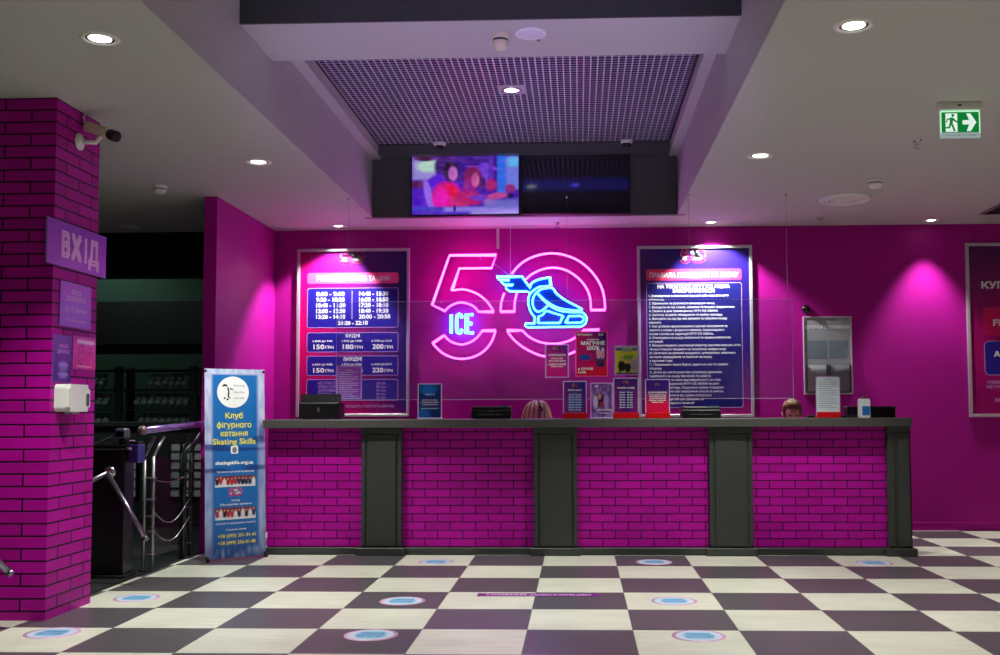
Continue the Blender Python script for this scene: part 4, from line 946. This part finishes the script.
# ------------------------------------------------------------------ pillar signs (facing +x)
PX = -3.205
def psign(name, label, cat, y0, y1, z0, z1, d, P, gap=0.0):
    t = thing(name, label, cat, (PX, (y0+y1)/2, (z0+z1)/2), (0, 0, PI/2)); W, H = (y1-y0)/2, (z1-z0)/2
    bm = NB(); box(bm, -W, W, -d-gap, -gap, -H, H, .002); obj('board', bm, mat('violet board edge', (120, 80, 170), .4), t)
    picture('print', P, -W+.003, W-.003, -H+.003, H-.003, -d-gap-.0006, M_print, t); return t, W, H, -d-gap-.0012
P = Paint(14, 10, (128, 66, 190)); P.grad(0, .5, 1, .6, (112, 60, 200))
t, W, H, yy = psign('entrance_sign', 'large violet ВХІД entrance sign on the brick pillar', 'sign', 5.975, 6.745, 2.148, 2.43, .012, P, .0)
M_pl = mat('pale lilac ink', (226, 200, 236), .4)
for ch_, xa, wd in (('В', -.16, .105), ('Х', -.025, .14), ('Д', .205, .145)):
    bm = NB(); text(bm, ch_, xa, -.072, .15, wd, y=yy, bold=.05); obj('letter', bm, M_pl, t)
bm = NB(); flat(bm, [(.078, -.08), (.112, -.08), (.112, .083), (.078, .083)], yy-.0008); obj('letter', bm, M_pl, t)
P = Paint(10, 12, (118, 62, 186))
t, W, H, yy = psign('rules_plate', 'small violet plate with white text below the large entrance sign', 'sign', 6.157, 6.56, 1.782, 2.065, .006, P)
bm = NB()
for s_, z, c, wd in (('ВХІД', .07, .03, .12), ('ДОЗВОЛЕНО', .026, .03, .25), ('за 15 хвилин', -.042, .032, .27), ('ДО ПОЧАТКУ СЕАНСУ', -.105, .016, .26)): text(bm, s_, 0, z, c, wd, y=yy, bold=.018)
obj('lettering', bm, mat('pale lilac ink', (226, 200, 236), .4), t)
P = Paint(16, 20, (44, 30, 120)); P.ell(.55, .35, .25, .1, (120, 110, 190), soft=.5).ell(.55, .15, .25, .07, (120, 110, 190), soft=.5)
t, W, H, yy = psign('hygiene_notice', 'dark blue notice above the soap dispenser on the pillar', 'notice', 6.09, 6.322, 1.431, 1.725, .004, P)
bm = NB()
for s_, z, c, wd in (('МІСЦЕ', .07, .022, .1), ('ДЕЗІНФЕКЦІЇ', .035, .022, .15), ('1. натисніть', -.04, .016, .12), ('2. розітріть', -.1, .016, .12)): text(bm, s_, .01, z, c, wd, y=yy, bold=.02)
obj('lettering', bm, M_ink_lilac, t)
P = Paint(24, 20, (225, 20, 140)); P.noise(.7, 14, (150, 0, 90)).noise(.5, 18, (250, 120, 190)).rect(.15, .8, .95, .9, (245, 190, 225), .04)
t, W, H, yy = psign('pink_notice', 'hot pink notice beside the dark blue one on the pillar', 'notice', 6.335, 6.64, 1.52, 1.735, .004, P)
bm = NB(); text(bm, 'ПРАВИЛА', .01, .06, .02, .2, y=yy, bold=.02); text(bm, 'чекаємо на вас', 0, -.09, .012, .2, y=yy, bold=.01); obj('lettering', bm, M_ink_white, t)
t = thing('soap_dispenser', 'white sanitizer dispenser box on the brick pillar', 'dispenser', (PX, 6.262, 1.335), (0, 0, PI/2))
bm = NB(); prism(bm, rrect(-.138, .138, -.085, .085, .03), -.09, 0); bmesh.ops.bevel(bm, geom=[e for e in bm.edges if all(abs(v.co.y+.09) < 1e-5 for v in e.verts)], offset=.02, segments=3, affect='EDGES'); obj('casing', bm, M_white, t)
bm = NB(); prism(bm, rrect(.085, .12, -.05, .03, .015), -.0945, -.088); obj('level_window', bm, mat('smoky window', (90, 95, 105), .15), t)
bm = NB(); box(bm, -.05, .05, -.07, -.02, -.1, -.084, .004); obj('nozzle', bm, mat('grey plastic', (150, 150, 150), .4), t)
# bullet camera
t = thing('bullet_camera', 'beige bullet security camera on an arm at the top of the brick pillar', 'security camera', (PX, 6.365, 2.985))
bm = NB(); lathe(bm, [(.055, 0), (.055, .008), (.03, .022), (0, .024)], 20, Matrix.Rotation(PI/2, 4, 'Y')); obj('mount_plate', bm, M_white, t)
bm = NB(); tube(bm, [(.015, 0, 0), (.10, .02, .0), (.13, .03, .045)], .014, 10); obj('arm', bm, M_white, t)
Rm_ = Matrix.Translation((.125, .03, .075)) @ Matrix.Rotation(math.radians(-22), 4, 'Z') @ Matrix.Rotation(math.radians(20), 4, 'Y')
bm = NB(); box(bm, -.13, .08, -.035, .035, -.03, .035, .01, 2, Rm_); obj('body', bm, mat('beige metal', (214, 206, 176), .45), t)
bm = NB(); lathe(bm, [(0, .075), (.03, .075), (.036, .09), (.036, .15), (.028, .155), (0, .148)], 18, Rm_ @ Matrix.Rotation(PI/2, 4, 'Y')); obj('lens_hood', bm, M_black, t)
bm = NB(); tube(bm, [(.02, .06, .11), (-.0+.006, .05, .14), (.01, .03, .17), (.03, .02, .198)], .006, 6); obj('cable', bm, M_white, t)

# ------------------------------------------------------------------ banner stand
BX0, BY0, BX1, BY1 = -3.10, 8.42, -2.70, 8.77
ang = math.atan2(BY1-BY0, BX1-BX0); BW = math.hypot(BX1-BX0, BY1-BY0)
t = thing('banner_stand', 'tall blue skating club banner stand at the left end of the counter', 'banner', ((BX0+BX1)/2, (BY0+BY1)/2, 0), (math.radians(-2.8), 0, ang))
Wb, Hb, z0b = BW/2, 1.615, .02
lean = 0.0
P = Paint(70, 200, (28, 110, 185)); 
edge = np.clip((np.abs(P.u-.5)-.36)/.05, 0, 1); tp_ = np.clip((P.v-.965)/.01, 0, 1); e2 = np.maximum(edge, tp_)
P.blend(e2*np.where(P.v > .6, .95, .55), (205, 210, 238)); P.noise(.55, 26, (60, 110, 190), e2)
P.blend(np.clip((.2-P.v)/.2, 0, 1)*.75, (40, 62, 120)); P.noise(.55, 22, (185, 205, 235), np.maximum(edge*np.clip((.55-P.v)*4, 0, 1), np.clip((.09-P.v)/.06, 0, 1)))
for cx, cy, rx, ry in ((.1, .585, .3, .012), (.9, .62, .14, .02), (.5, .57, .5, .01), (.15, .46, .25, .012), (.85, .47, .22, .014), (.95, .66, .06, .05)): P.ell(cx, cy, rx, ry, (22, 50, 120), soft=.6, a=.75)
picture('print', P, -Wb, Wb, z0b, Hb, -.0006, M_print, t)
bm = NB(); box(bm, -Wb, Wb, .0, .004, z0b, Hb); obj('fabric', bm, mat('banner cloth back', (190, 195, 205), .7), t)
bm = NB(); tube(bm, [(-Wb+.02, .03, .04), (0, .09, .8), (Wb-.02, .02, Hb-.02)], .007, 8); tube(bm, [(Wb-.02, .03, .04), (0, .1, .8), (-Wb+.02, .02, Hb-.02)], .007, 8); tube(bm, [(0, .095, .8), (0, .2, .02)], .007, 8); obj('poles', bm, M_black, t)
for x, y in ((-Wb+.01, -.03), (Wb-.01, -.03), (0, .21)):
    bm = NB(); lathe(bm, [(0, 0), (.014, 0), (.014, .03), (.006, .04), (0, .04)], 10, Matrix.Translation((x, y, 0))); 
    if y < 0: tube(bm, [(x, y, .03), (x*.96, .03, .045)], .005, 6)
    obj('foot', bm, M_black, t)
bm = NB()
for x in (-Wb+.01, Wb-.01):
    for z in (Hb-.02, z0b+.02): lathe(bm, [(.012, -.001), (.012, .001), (0, .002)], 10, Matrix.Translation((x, -.002, z)) @ Matrix.Rotation(PI/2, 4, 'X'))
obj('eyelets', bm, M_black, t)
def bz(py): return z0b+(560-py)/(560-367.5)*(Hb-z0b)
def bx(px): return (px-235)/(263.5-206)*2*Wb
bm = NB(); flat(bm, ell(bx(233), bz(391.5), 2*Wb*.265, .135, 36), -.002); cir = obj('round_emblem', bm, M_ink_white, t)
bm = NB(); q = lambda l: [(bx(195+u/6.24), bz(360+v/6.24)) for u, v in l]
flat(bm, q([(172, 158), (182, 145), (196, 146), (206, 156), (200, 160), (188, 158), (178, 162)]), -.003); flat(bm, q([(200, 158), (212, 172), (216, 200), (212, 222), (222, 236), (212, 238), (203, 222), (207, 196), (203, 174)]), -.003)
flat(bm, q([(216, 166), (232, 176), (242, 174), (232, 184), (220, 178)]), -.003); flat(bm, q([(180, 234), (190, 226), (194, 236), (184, 242)]), -.003); flat(bm, q([(196, 240), (206, 236), (212, 246), (200, 250)]), -.003)
obj('penguin_emblem', bm, M_ink_black, cir)
bm = NB()
for s_, py in (('Skating', 385.5), ('Skills', 392.5), ('club', 398.5)): text(bm, s_, bx(238.5), bz(py), .018, .1, y=-.003, bold=0)
obj('emblem_lettering', bm, M_ink_grey, cir)
bm = NB()
for s_, py, wd in (('Клуб', 418.5, 17), ('фігурного', 428, 33), ('катання', 436.8, 26), ('Skating Skills', 445, 41)): text(bm, s_, bx(234), bz(py), .05, (bx(wd)-bx(0)), y=-.002, bold=.016)
obj('club_name', bm, M_ink_yellow, t); bm = NB()
for s_, py in (('+38 (095) 201-91-41', 539.5), ('+38 (099) 206-01-80', 546.5)): text(bm, s_, bx(236), bz(py), .030, bx(36)-bx(0), y=-.002, bold=.012)
obj('phone_numbers', bm, M_ink_yellow, t)
bm = NB(); text(bm, 'skatingskills.org.ua', bx(234), bz(465.5), .03, bx(36)-bx(0), y=-.002, bold=.03)
for s_, py, wd in (('Тренування для дітей та дорослих', 473.8, 36), ('на льоду', 503, 8), ('Льодова арена', 507, 30), ('Групові та індивідуальні заняття', 526, 37), ('Гаряча лінія', 532.5, 19)): text(bm, s_, bx(235), bz(py), .015, bx(wd)-bx(0), y=-.002, bold=.01)
a, b_ = rrect(bx(230.5), bx(237.5), bz(455), bz(446.8), .012), None
flat(bm, a, -.002); obj('white_lettering', bm, M_ink_white, t)
bm = NB(); flat(bm, ell(bx(234), bz(451), .02, .026, 18), -.0026); obj('icon_dot', bm, M_ink_grey, t)
S = Sheet(t, 0, 0, 1, 0)
class BS: pass
bs = BS(); bs.t = t; bs.cx = 0; bs.cy = 0; bs.k = 1; bs.y = -.001
mini_logo(bs, bx(234.5), -bz(496), .12, lift=.002, thick=.005)
for py0, py1, sd in ((477.5, 488.5, 1), (509.5, 521.5, 2)):
    P = Paint(50, 24, (200, 205, 215)); P.rs = np.random.RandomState(sd)
    P.rect(-.1, .55, 1.1, 1.1, (120, 50, 60), .1).rect(-.1, -.1, 1.1, .2, (225, 230, 235), .1)
    for i in range(11):
        u_ = .05+i*.09; h_ = .15*P.rs.rand(); P.ell(u_, .42+h_, .045, .3, [(30, 30, 40), (180, 40, 50), (40, 50, 90), (230, 225, 220)][P.rs.randint(4)], soft=.3).ell(u_, .72+h_, .02, .09, (215, 170, 150), soft=.4)
    picture('team_photo', P, bx(215.5), bx(254), bz(py1), bz(py0), -.002, M_print, t)

# ------------------------------------------------------------------ floor stickers
spots = [(-2.975, 6.826, 'beside the turnstile, farthest left'), (-2.985, 5.744, 'at the lower left corner by the brick pillar'), (-1.166, 6.75, 'left of the violet floor strip'), (-1.166, 5.73, 'at the bottom, left of centre'),
         (-1.189, 8.487, 'against the counter right of the first pilaster'), (.61, 8.507, 'against the counter before the middle right brick panel'), (.615, 6.781, 'right of the violet floor strip'), (.655, 5.742, 'at the bottom, right of centre'), (2.392, 8.475, 'against the counter at its right end')]
def sticker():
    t = thing('floor_sticker', '', 'floor sticker', (0, 0, 0), (-PI/2, 0, 0), 'round distance stickers on the floor')
    bm = NB(); lathe(bm, [(0, .0012), (.15, .0012), (.15, 0)], 40, Matrix.Rotation(PI/2, 4, 'X')); obj('pink_ring', bm, mat('pale pink vinyl', (226, 176, 212), .35), t)
    bm = NB(); flat(bm, ell(0, 0, .128, .128, 36), -.0016); obj('white_disc', bm, mat('pale blue vinyl', (200, 214, 232), .35), t)
    bm = NB(); flat(bm, rrect(-.075, .075, -.085, .085, .03), -.002); flat(bm, ell(0, .0, .09, .075, 30), -.0021); obj('blue_centre', bm, mat('sky blue vinyl', (134, 190, 226), .35), t)
    bm = NB(); text(bm, 'ТРИМАЙ', 0, .015, .034, .13, y=-.0026, bold=.02); text(bm, 'ДИСТАНЦІЮ', 0, -.042, .034, .15, y=-.0026, bold=.02); obj('lettering', bm, mat('steel blue ink', (46, 110, 160), .4), t)
    return t
s0 = sticker()
for i, (x, y, wh) in enumerate(spots):
    o = s0 if i == 0 else dup(s0, (x, y, 0)); o.location = (x, y, 0); o['label'] = 'round pink and blue floor sticker '+wh
t = thing('floor_strip', 'violet distance strip with white lettering on the floor in front of the counter', 'floor sticker', (-.285, 6.985, 0), (-PI/2, 0, 0))
bm = NB(); box(bm, -.41, .41, -.0014, 0, -.055, .055); obj('strip', bm, mat('violet vinyl', (120, 20, 128), .35), t)
bm = NB(); text(bm, 'ТРИМАЙ ДИСТАНЦІЮ', 0, -.022, .046, .72, y=-.002, bold=.02); obj('lettering', bm, mat('pale lilac ink', (226, 200, 236), .4), t)

# ------------------------------------------------------------------ turnstiles and barrier
def turnstile(loc, label):
    t = thing('turnstile', label, 'turnstile', loc)
    M_tb = mat('black lacquered steel', (12, 12, 13), .3)
    bm = NB(); box(bm, -.34, 0, 0, .17, .02, .96, .008, 2); obj('cabinet', bm, M_tb, t)
    bm = NB(); box(bm, -.37, .02, -.02, .19, 0, .02, .004); obj('base_plate', bm, mat('dark steel', (60, 62, 62), .4, .6), t)
    bm = NB(); box(bm, -.35, .012, -.012, .18, .96, 1.0, .01, 2); obj('lid', bm, mat('black gloss lid', (18, 17, 22), .15), t)
    bm = NB(); lathe(bm, [(0, .0), (.05, .0), (.052, .02), (.04, .035), (0, .04)], 18, Matrix.Translation((-.11, 0, .79)) @ Matrix.Rotation(PI/2, 4, 'X')); hub = obj('hub', bm, M_chrome, t)
    for p in ((.28, -.25, .32), (-.42, -.16, .62), (-.1, -.18, 1.05)):
        if p[2] > 1: continue
        bm = NB(); tube(bm, [(-.11, -.05, .79), p], .019, 12); q = Vector(p); a = (q-Vector((-.11, -.05, .79))).normalized(); tube(bm, [q-a*.02, q+a*.008], .021, 12); obj('arm', bm, mat('violet grey steel', (150, 140, 160), .3, .9), t)
    return t
tn = turnstile((-3.44, 7.64, 0), 'black turnstile with a chrome arm behind the brick pillar')
t = thing('barcode_scanner', 'small grey scanner head on a stem above the turnstile', 'scanner', (-3.50, 7.72, 1.0))
bm = NB(); tube(bm, [(0, 0, 0), (0, 0, .05)], .02, 12, taper=[1.4, 1]); obj('stem', bm, M_black, t)
bm = NB(); box(bm, -.045, .045, -.04, .05, .04, .125, .02, 3); obj('head', bm, mat('grey scanner plastic', (70, 72, 84), .25), t)
bm = NB(); box(bm, -.03, .03, -.045, -.038, .06, .105, .004); obj('scan_window', bm, mat('smoked dome plastic', (10, 10, 12), .08), t)
bm = NB(); tube(bm, [(-.03, .0, .07), (-.10, -.02, .05), (-.17, -.03, .012), (-.24, -.02, .006), (-.3, .02, .006)], .005, 6); obj('cable', bm, mat('grey rubber', (60, 60, 60), .7), t)
t = thing('ticket_reader', 'blue violet ticket reader box fixed to the side of the turnstile', 'ticket reader', (-3.44, 7.70, .86))
bm = NB(); box(bm, .021, .095, -.05, .08, 0, .14, .006, 2); obj('body', bm, mat('indigo plastic', (52, 44, 110), .3), t)
bm = NB(); box(bm, .022, .09, -.04, .07, .138, .165, .006, 2); obj('top', bm, M_black, t)
bm = NB(); box(bm, .015, .045, -.054, -.048, .1, .12, .002); box(bm, .02, .06, -.04, -.02, .163, .172, .002); obj('display', bm, mat('pale pink display', (200, 150, 190), .2), t)
tn2 = dup(tn, (-3.638, 5.78, 0), 'turnstile mostly outside the left edge, only its arm tip showing', (0, 0, PI/4))
# barrier
t = thing('barrier_rail', 'steel barrier with bent double posts and a fat handrail beside the turnstile', 'barrier', (-3.42, 7.95, 0))
def post(x, y, mt, nm='post'):
    bm = NB()
    for dx in (0, .05):
        for a, b in (((x+dx, y+dx, .0), (x+dx, y+dx, .90)), ((x+dx, y+dx, .9), (x+dx+.03, y+dx+.12, 1.05))):
            tube(bm, [a, b], .014, 6)
    for z in (.12, .3, .42, .55, .72): box(bm, x-.03, x+.07, y-.004, y+.06, z, z+.012)
    return obj(nm, bm, mt, t)
post(0, 0, mat('dull steel', (150, 148, 152), .35, .8)); post(.02, .72, mat('dark steel', (60, 62, 62), .4, .6))
bm = NB(); box(bm, -.02, .08, -.03, .09, 0, .012); box(bm, 0, .1, .69, .81, 0, .012); obj('floor_plate', bm, mat('dark steel', (60, 62, 62), .4, .6), t)
bm = NB(); tube(bm, [(.07, -.19, 1.105), (.13, 1.02, 1.145)], .028, 14); obj('handrail', bm, mat('violet tinted steel', (150, 120, 190), .25, .7), t)
bm = NB(); bmesh.ops.create_uvsphere(bm, u_segments=16, v_segments=10, radius=.038); bmesh.ops.translate(bm, vec=(.068, -.21, 1.105), verts=bm.verts); obj('end_knob', bm, mat('dull copper knob', (120, 96, 100), .4, .4), t, True)
bm = NB(); box(bm, .035, .043, .07, .7, .1, .88); obj('glass_pane', bm, glass_mat('dark clear glass', (.84, .9, .87), .1), t)
for zz in (.72, .5, .35):
    bm = NB(); tube(bm, [(.03+.05*k/6, .05+.67*k/6, zz-.16*math.sin(PI*k/6)*(1 if zz < .6 else .3)) for k in range(7)], .005, 6); obj('cable', bm, M_chrome, t)
bm = NB(); tube(bm, [(.05, .68, .02), (.05, .68, .9), (.12, .83, 1.06)], .02, 8); obj('end_post', bm, M_black, t)

# ------------------------------------------------------------------ rental hall in the dark
t = thing('rental_counter', 'dark rental desk with pale slatted panels in the unlit hall', 'counter', (-4.9, 11.0, 0))
bm = NB(); box(bm, -1.6, 1.53, 0, .5, 1.09, 1.14, .005); obj('worktop', bm, mat('dark desk top', (34, 36, 36), .4), t)
bm = NB(); box(bm, -1.55, 1.5, .06, .45, 0, 1.09); obj('desk_body', bm, mat('dark desk body', (30, 34, 33), .5), t)
for x0, x1 in ((.42, .80), (-.32, .06), (.86, 1.24)):
    bm = NB(); box(bm, x0, x1, .045, .06, .32, .92); p = obj('pale_panel', bm, mat('pale slatted panel', (196, 202, 196), .5), t)
    bm = NB()
    for k in range(7): box(bm, x0-.005, x1+.005, .03, .045, .32+k*.1-.006, .32+k*.1+.006)
    for k in range(4): box(bm, x0+(x1-x0)*k/3-.006, x0+(x1-x0)*k/3+.006, .028, .045, .32, .92)
    obj('lattice', bm, M_hallblk, p)
def rack(x, label):
    t = thing('skate_rack', label, 'rack', (x, 13.0, 0), (0, 0, 0), 'rental skate racks')
    for px in (0, .94):
        bm = NB(); box(bm, px-.025, px+.025, 0, .04, 0, 1.84); box(bm, px-.025, px+.025, .36, .4, 0, 1.84); obj('upright', bm, mat('dark rack metal', (46, 50, 52), .4, .3), t)
    for z in (.5, .76, 1.02, 1.29, 1.545, 1.80):
        bm = NB(); box(bm, 0, .94, .0, .4, z-.02, z); obj('shelf', bm, mat('dark rack board', (26, 28, 28), .6), t)
for i, (x, lb) in enumerate(((-5.94, 'dark skate rack in the hall, middle one behind the turnstile'), (-6.93, 'dark skate rack in the hall, partly hidden by the brick pillar'), (-4.95, 'dark skate rack in the hall, nearest the magenta side wall'))): rack(x, lb)
def skate():
    t = thing('ice_skate', 'pale rental ice skate on the dark rack', 'ice skate', (0, 0, 0), (0, 0, 0), 'rental skates on the dark racks')
    bm = NB()
    prof = [(-.13, .045), (.14, .045), (.16, .07), (.13, .1), (.06, .115), (.0, .14), (-.02, .2), (-.12, .205), (-.14, .12)]
    tm = bmesh.new(); a = [tm.verts.new((-.035, -y, z)) for y, z in prof]; b = [tm.verts.new((.035, -y, z)) for y, z in prof]
    tm.faces.new(a); tm.faces.new(b[::-1])
    for i in range(len(prof)): tm.faces.new((a[i], b[i], b[(i+1) % len(prof)], a[(i+1) % len(prof)]))
    bmesh.ops.recalc_face_normals(tm, faces=tm.faces); bmesh.ops.bevel(tm, geom=tm.edges[:], offset=.012, segments=2, affect='EDGES'); merge(bm, tm)
    obj('boot', bm, mat('grey white skate boot', (196, 214, 214), .4), t)
    bm = NB(); box(bm, -.002, .002, -.17, .15, 0, .02); box(bm, -.012, .012, -.1, -.06, .018, .047); box(bm, -.012, .012, .06, .1, .018, .047); obj('blade', bm, M_chrome, t)
    return t
sk0 = skate(); first = True
for x, z, n in ((-5.62, 1.545, 6), (-5.8, 1.29, 4), (-5.43, 1.29, 6), (-5.75, 1.02, 9), (-6.55, 1.545, 4), (-6.4, 1.29, 3), (-6.5, 1.02, 4)):
    for k in range(n):
        o = sk0 if first else dup(sk0, (0, 0, 0)); first = False
        o.location = (x+k*.092, 13.2, z+.01); o.rotation_euler = (0, .16, .3)
